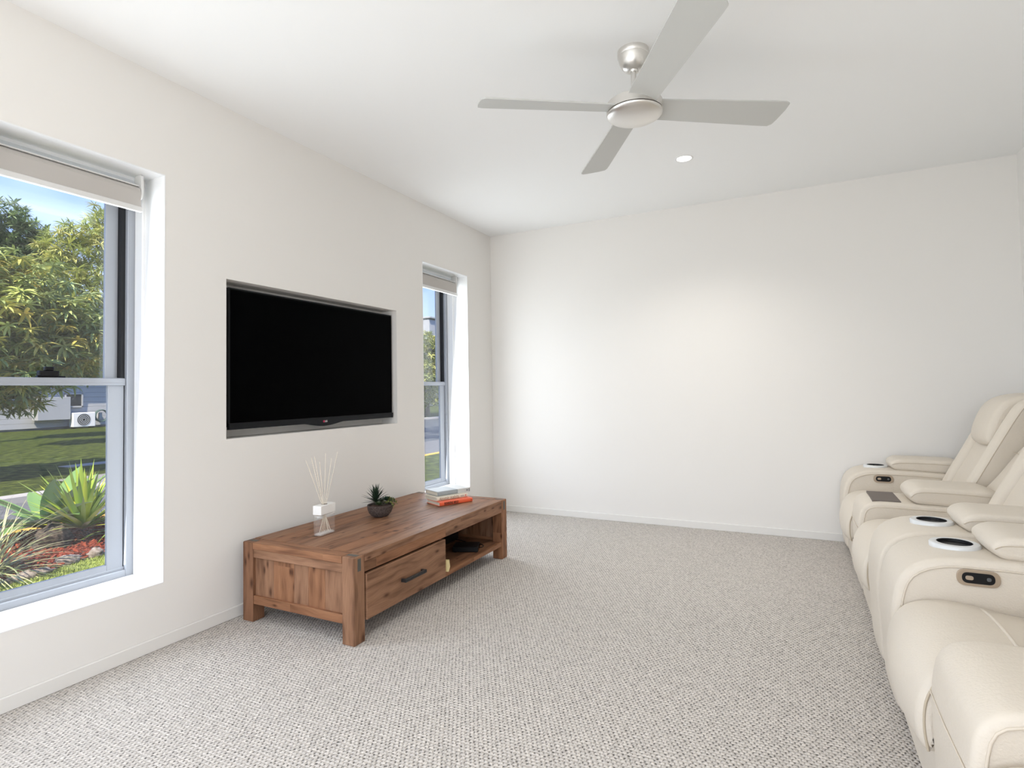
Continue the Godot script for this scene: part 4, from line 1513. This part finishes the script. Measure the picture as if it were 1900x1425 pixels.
func build_garden() -> void:
	var G := -0.27
	# ground in strips that run along the street
	var gs := structure("ground", "lawn beside the house and across the street")
	box_part("lawn", Vector3(-4.42, G - 0.4, -60), Vector3(-WT, G, 14), 0, M.lawn, gs)
	box_part("lawn", Vector3(-70, G - 0.4, -8.2), Vector3(-7.0, G + 0.02, 30), 0, M.lawn, gs)
	box_part("lawn", Vector3(-70, G - 0.4, -80), Vector3(-14.2, G + 0.02, -8.2), 0, M.lawn, gs)
	box_part("unseen_terrace", Vector3(-WT - 3, G - 0.4, 14), Vector3(14, G, 24), 0, M.lawn, gs)
	box_part("unseen_terrace", Vector3(-WT, G - 0.4, LEN + 0.2), Vector3(14, -0.05, 14), 0, M.concrete, gs)  # unseen pale paving, placed to bounce sun through the added door
	var rd := structure("road", "grey asphalt street outside the windows")
	box_part("near_lane", Vector3(-6.75, G - 0.5, -60), Vector3(-4.55, G - 0.06, 14), 0, M.asphalt, rd)
	box_part("side_street", Vector3(-13.9, G - 0.5, -60), Vector3(-6.75, G - 0.062, -8.2), 0, M.dark_asphalt, rd)
	var kb := structure("trim_1", "concrete kerbs of the street, the near one painted yellow")
	box_part("kerb", Vector3(-4.55, G - 0.4, -60), Vector3(-4.42, G + 0.012, 14), 0.01, M.yellow_paint, kb)
	box_part("kerb", Vector3(-7.0, G - 0.4, -8.2), Vector3(-6.75, G + 0.03, 14), 0.01, M.concrete, kb)
	box_part("kerb", Vector3(-14.25, G - 0.4, -60), Vector3(-13.9, G + 0.03, -8.2), 0.01, M.concrete, kb)
	var dv := structure("path", "grey concrete footpath strips crossing the far lawn")
	box_part("driveway", Vector3(-8.0, G - 0.2, -1.25), Vector3(-7.0, G + 0.03, -0.35), 0, M.path_grey, dv)
	box_part("footpath", Vector3(-10.0, G - 0.2, -3.2), Vector3(-9.6, G + 0.031, -1.3), 0, M.path_grey, dv)
	var big := leaf_cluster(12, 0.22, 0.042, 0.9, 5)
	var fine := leaf_cluster(18, 0.26, 0.030, 0.7, 6)
	var small := leaf_cluster(14, 0.22, 0.05, 0.4, 7)
	tree("mango_tree", "large drooping-leaved tree close across the street, filling the near window", Vector3(-9.6, G, 2.3), big, [[Vector3(-9, 2.62, -0.16), 0.95], [Vector3(-9, 2.35, -0.68), 0.85], [Vector3(-9, 1.9, -1.12), 0.68], [Vector3(-9, 1.72, -0.32), 0.84], [Vector3(-9, 1.62, -0.98), 0.5], [Vector3(-9, 1.12, -0.16), 0.5], [Vector3(-9, 2.05, 0.5), 1.25], [Vector3(-9, 3.1, 0.05), 0.55], [Vector3(-9.6, 1.3, 0.9), 1.1]], 300.0, [Color(0.60, 0.58, 0.16), Color(0.47, 0.52, 0.15), Color(0.38, 0.45, 0.15), Color(0.74, 0.62, 0.17), Color(0.45, 0.53, 0.21), Color(0.34, 0.41, 0.16)], 11, 0.16)
	tree("gum_tree", "tall fine-leaved tree rising behind, at the right of the near window view", Vector3(-15.6, G, -6.3), fine, [[Vector3(-15, 5.0, -4.2), 1.05], [Vector3(-15, 5.6, -4.75), 0.9], [Vector3(-15, 5.1, -3.75), 0.7], [Vector3(-15, 4.0, -4.5), 1.3], [Vector3(-15, 4.1, -3.5), 0.9], [Vector3(-15, 2.85, -4.7), 1.15], [Vector3(-15, 3.05, -3.9), 1.1], [Vector3(-15, 6.15, -4.9), 0.6], [Vector3(-15, 3.6, -2.6), 1.2]], 120.0, [Color(0.66, 0.68, 0.22), Color(0.54, 0.60, 0.21), Color(0.44, 0.52, 0.20), Color(0.70, 0.68, 0.27)], 12, 0.15)
	tree("shade_tree", "dark green rounded tree far off at the left of the near window view", Vector3(-18.2, G, -1.0), small, [[Vector3(-18, 6.0, -3.55), 1.0], [Vector3(-18, 5.6, -4.0), 0.7], [Vector3(-18, 5.1, -4.3), 0.75], [Vector3(-18, 4.8, -3.3), 1.3], [Vector3(-18, 6.0, -2.4), 1.1]], 190.0, [Color(0.26, 0.36, 0.18), Color(0.31, 0.41, 0.19), Color(0.21, 0.30, 0.15)], 13, 0.2)
	# across the street seen through the far window
	for h in [[Vector3(-11.4, 0, -15.0), "bushy hedge tree beyond the street in the far window, left one", 14], [Vector3(-12.6, 0, -17.2), "bushy hedge tree beyond the street in the far window, right one", 15]]:
		var p: Vector3 = h[0]
		p.x -= 3.2
		p.z -= 4.2
		p.y = G
		tree("hedge_tree", h[1], p, small, [[p + Vector3(0, 3.4, 0), 1.25], [p + Vector3(0.3, 2.2, 0.5), 1.15], [p + Vector3(-0.4, 2.0, -0.7), 1.2], [p + Vector3(0.2, 1.25, 0.1), 0.9], [p + Vector3(0.5, 3.2, -1.0), 1.0]], 170.0, [Color(0.42, 0.47, 0.14), Color(0.54, 0.54, 0.16), Color(0.31, 0.38, 0.13)], h[2], 0.16)
	tree("overhanging_tree", "tree whose leaf tips hang into the top of the far window view", Vector3(-7.6, G, -8.6), small, [[Vector3(-6.0, 4.35, -7.0), 0.62], [Vector3(-5.7, 4.5, -6.6), 0.5], [Vector3(-7.6, 5.6, -8.6), 1.6]], 60.0, [Color(0.09, 0.13, 0.05), Color(0.13, 0.17, 0.06)], 16, 0.12)
	build_houses(G)
	build_bed(G)

func build_houses(G: float) -> void:
	var t := thing("weatherboard_house", "white weatherboard house partly hidden behind the tree in the near window", "house", Vector3(-25, G, -8.5))
	# boards lap one over another
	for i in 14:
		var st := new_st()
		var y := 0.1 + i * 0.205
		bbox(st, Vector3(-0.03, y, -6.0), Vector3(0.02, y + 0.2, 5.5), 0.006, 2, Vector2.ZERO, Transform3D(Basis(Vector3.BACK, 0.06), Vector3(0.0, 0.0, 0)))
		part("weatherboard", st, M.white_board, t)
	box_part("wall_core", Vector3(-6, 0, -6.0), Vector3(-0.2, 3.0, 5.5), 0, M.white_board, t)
	var st := new_st()
	prism(st, PackedVector2Array([Vector2(0.6, 2.95), Vector2(0.6, 3.08), Vector2(-3.1, 4.5), Vector2(-6.8, 3.08), Vector2(-6.8, 2.95)]), -6.5, 6.0)
	part("roof", st, M.roof_tin, t)
	st = new_st()
	bbox(st, Vector3(-0.1, 0.95, -0.45), Vector3(0.06, 1.45, 0.12), 0.01)
	var wn := part("window", st, M.dark_window, t)
	st = new_st()
	for z in [-0.5, 0.12]: bbox(st, Vector3(0.0, 0.9, z), Vector3(0.09, 1.5, z + 0.06), 0.005)
	for y in [0.9, 1.45]: bbox(st, Vector3(0.0, y, -0.5), Vector3(0.09, y + 0.06, 0.18), 0.005)
	part("window_frame", st, M.white_board, wn)
	st = new_st()
	bbox(st, Vector3(0.05, 0.42, 0.16), Vector3(0.5, 1.35, 1.3), 0.01)
	part("porch_panel", st, M.white_board, t)
	# air conditioner
	var a := thing("air_conditioner", "white outdoor air conditioning unit at the foot of the weatherboard house", "air conditioner", Vector3(-24.6, G, -8.80))
	st = new_st()
	bbox(st, Vector3(-0.16, 0.08, -0.44), Vector3(0.16, 0.68, 0.40), 0.02)
	part("casing", st, M.white_render, a)
	st = new_st()
	var ax := Transform3D(Basis(Vector3(0, 1, 0), Vector3(1, 0, 0), Vector3(0, 0, -1)), Vector3(0.16, 0.38, 0.0))
	for r in [0.25, 0.19, 0.13, 0.07]:
		lathe(st, [Vector2(r - 0.012, 0.004), Vector2(r, 0.012), Vector2(r + 0.012, 0.004)], 24, ax)
	part("fan_grille", st, M.grey_render, a)
	st = new_st()
	lathe(st, [Vector2(0.24, 0.003), Vector2(0, 0.003)], 24, ax)
	part("fan_opening", st, M.dark_window, a)
	st = new_st()
	for z in [-0.35, 0.3]: bbox(st, Vector3(-0.14, 0, z - 0.03), Vector3(0.14, 0.08, z + 0.03))
	part("foot", st, M.black_plastic, a)
	# hose reel
	var h := thing("hose_reel", "green garden hose reel beside the air conditioner on the house wall", "hose reel", Vector3(-24.8, 0.0, -9.62))
	st = new_st()
	for k in 5:
		var pts := []
		for i in 25: pts.append(Vector3(0.03 * k, 0.24 + 0.25 * sin(TAU * i / 24), 0.25 * cos(TAU * i / 24)))
		tube(st, pts, 0.022, 0.022, 6, false)
	part("hose", st, M.hose_green, h)
	st = new_st()
	bbox(st, Vector3(-0.20, 0.1, -0.06), Vector3(0.02, 0.38, 0.06), 0.01)
	part("bracket", st, M.grey_render, h)
	# white flat-roofed building seen through the far window
	var b := thing("white_building", "white flat-roofed building above the hedge trees in the far window", "building", Vector3(-28, G, -41))
	st = new_st()
	bbox(st, Vector3(-10, 0, -4), Vector3(1.0, 8.0, 0.8), 0.05)
	part("main_wall", st, M.white_render, b)
	st = new_st()
	bbox(st, Vector3(0.0, 0, 0.8), Vector3(0.9, 7.9, 3.2), 0.05)
	part("side_wall", st, M.grey_render, b)
	st = new_st()
	bbox(st, Vector3(-10.1, 8.0, -4.1), Vector3(1.1, 8.15, 3.3), 0.02)
	part("roof_capping", st, M.grey_render, b)

func build_bed(G: float) -> void:
	# mulch bed
	var st := new_st()
	var prof := rounded([Vector2(-4.2, -3.2), Vector2(-2.75, -2.9), Vector2(-2.58, -2.2), Vector2(-2.75, -1.7), Vector2(-3.0, -1.0), Vector2(-4.3, -0.8)], 0.3, 5)
	prism(st, prof, 0.0, 0.05, Transform3D(Basis(Vector3(1, 0, 0), Vector3(0, 0, -1), Vector3(0, 1, 0)), Vector3(0, G - 0.015, 0)))
	var bed := part("garden_bed", st, M.soil, self)
	bed.set_meta("kind", "structure")
	bed.set_meta("label", "dark soil garden bed outside the near window")
	var r := RandomNumberGenerator.new()
	r.seed = 8
	st = new_st()
	bbox(st, Vector3(-0.03, -0.004, -0.007), Vector3(0.03, 0.004, 0.007))
	st.generate_normals()
	var mm := MultiMesh.new()
	mm.transform_format = MultiMesh.TRANSFORM_3D
	mm.use_colors = true
	mm.mesh = st.commit()
	var poly := PackedVector2Array()
	for p in prof: poly.append(Vector2(p.x, -p.y))
	var xs := []
	while xs.size() < 4200:
		var q := Vector2(r.randf_range(-4.2, -2.5), r.randf_range(0.8, 3.2))
		if not Geometry2D.is_point_in_polygon(q, poly): continue
		xs.append(Transform3D(Basis(Vector3.UP, r.randf() * TAU) * Basis(Vector3.BACK, r.randf_range(-0.5, 0.5)).scaled(Vector3.ONE * r.randf_range(0.5, 1.2)), Vector3(q.x, G + 0.04 + r.randf() * 0.015, q.y)))
	mm.instance_count = xs.size()
	for i in xs.size():
		mm.set_instance_transform(i, xs[i])
		var k := r.randf_range(0.5, 1.3)
		mm.set_instance_color(i, Color(0.36 * k, 0.085 * k, 0.045 * k))
	var mi := MultiMeshInstance3D.new()
	mi.name = "bark_mulch"
	mi.multimesh = mm
	mi.material_override = M.foliage
	mi.set_meta("kind", "stuff")
	tag(mi, "red bark mulch spread over the garden bed", "mulch")
	add_child(mi)
	lump("boulder", "dark weathered boulder at the foot of the spiky plant", "rock", Vector3(-3.28, G + 0.11, 1.80), Vector3(0.22, 0.25, 0.26), M.boulder, 3)
	lump("edging_stone", "pale edging stone between the mulch and the lawn, under the boulder", "stone", Vector3(-2.68, G + 0.05, 1.97), Vector3(0.08, 0.09, 0.17), M.edging_stone, 4)
	lump("edging_stone", "small pale edging stone under the spiky plant, farthest right of the stones", "stone", Vector3(-2.72, G + 0.045, 1.75), Vector3(0.08, 0.08, 0.12), M.edging_stone, 5)
	lump("edging_stone", "long flat edging stone below the pale tuft grass", "stone", Vector3(-2.56, G + 0.04, 2.26), Vector3(0.09, 0.08, 0.28), M.edging_stone, 6)
	# broad-leaved agave
	var a := thing("agave", "broad-leaved green agave behind the spiky plant", "plant", Vector3(-3.75, G + 0.04, 1.62))
	for i in 22:
		st = new_st()
		var az := i * 2.399
		var el := r.randf_range(0.22, 1.05)
		leaf(st, Vector3(0, 0.08, 0), Vector3(cos(az) * cos(el), sin(el), sin(az) * cos(el)), r.randf_range(0.62, 0.85), r.randf_range(0.13, 0.18), 0.45, 0.3, 8, 0.55)
		part("leaf", st, M.agave_leaf, a)
	# yellow-green spear plant
	a = thing("spear_lily", "bright yellow-green spiky plant in the middle of the garden bed", "plant", Vector3(-3.34, G + 0.04, 1.54))
	for i in 74:
		st = new_st()
		var az := i * 2.399
		var el := lerpf(0.25, 1.5, float(i) / 74.0)
		leaf(st, Vector3(0, 0.10, 0), Vector3(cos(az) * cos(el), sin(el), sin(az) * cos(el)), r.randf_range(0.48, 0.66), r.randf_range(0.035, 0.05), 0.18, 0.3, 6, 0.42)
		part("leaf", st, M.spear_yellow if i % 3 == 0 else M.spear_green, a)
	# strappy green plant at the right
	a = thing("strappy_plant", "fine strappy green plant at the right edge of the near window", "plant", Vector3(-3.25, G + 0.03, 1.22))
	for i in 70:
		st = new_st()
		var az := i * 2.399
		var el := r.randf_range(0.5, 1.4)
		leaf(st, Vector3(r.randf_range(-0.08, 0.08), 0, r.randf_range(-0.08, 0.08)), Vector3(cos(az) * cos(el), sin(el), sin(az) * cos(el)), r.randf_range(0.34, 0.52), 0.02, 1.1, 0.3, 6, 0.4)
		part("leaf", st, M.strappy_green, a)
	# variegated tuft grass at the left
	a = thing("tuft_grass", "pale variegated tuft grass at the left of the near window", "plant", Vector3(-2.80, G + 0.03, 2.42))
	for i in 230:
		st = new_st()
		var az := i * 2.399
		var el := r.randf_range(0.3, 1.45)
		leaf(st, Vector3(r.randf_range(-0.07, 0.07), 0, r.randf_range(-0.07, 0.07)), Vector3(cos(az) * cos(el), sin(el), sin(az) * cos(el)), r.randf_range(0.42, 0.70), 0.013, 1.0, 0.3, 6, 0.4)
		part("blade", st, M.variegated_pale if i % 3 != 0 else M.variegated_green, a)
	# lawn blades close to the window
	st = new_st()
	for i in 5: leaf(st, Vector3(rng.randf_range(-0.01, 0.01), 0, rng.randf_range(-0.01, 0.01)), Vector3(rng.randf_range(-0.5, 0.5), 1, rng.randf_range(-0.5, 0.5)), 0.04, 0.005, 0.5, 0.2, 2, 0.5, Color(1, 1, 1))
	st.generate_normals()
	mm = MultiMesh.new()
	mm.transform_format = MultiMesh.TRANSFORM_3D
	mm.use_colors = true
	mm.mesh = st.commit()
	mm.instance_count = 9000
	for i in 9000:
		mm.set_instance_transform(i, Transform3D(Basis(Vector3.UP, r.randf() * TAU).scaled(Vector3.ONE * r.randf_range(0.7, 1.3)), Vector3(r.randf_range(-2.75, -1.5), G, r.randf_range(1.0, 2.9))))
		var k := r.randf_range(0.7, 1.3)
		mm.set_instance_color(i, Color(0.40 * k, 0.48 * k, 0.12 * k))
	mi = MultiMeshInstance3D.new()
	mi.name = "grass_blades"
	mi.multimesh = mm
	mi.material_override = M.foliage
	mi.set_meta("kind", "stuff")
	tag(mi, "short green lawn grass in front of the edging stones", "grass")
	add_child(mi)
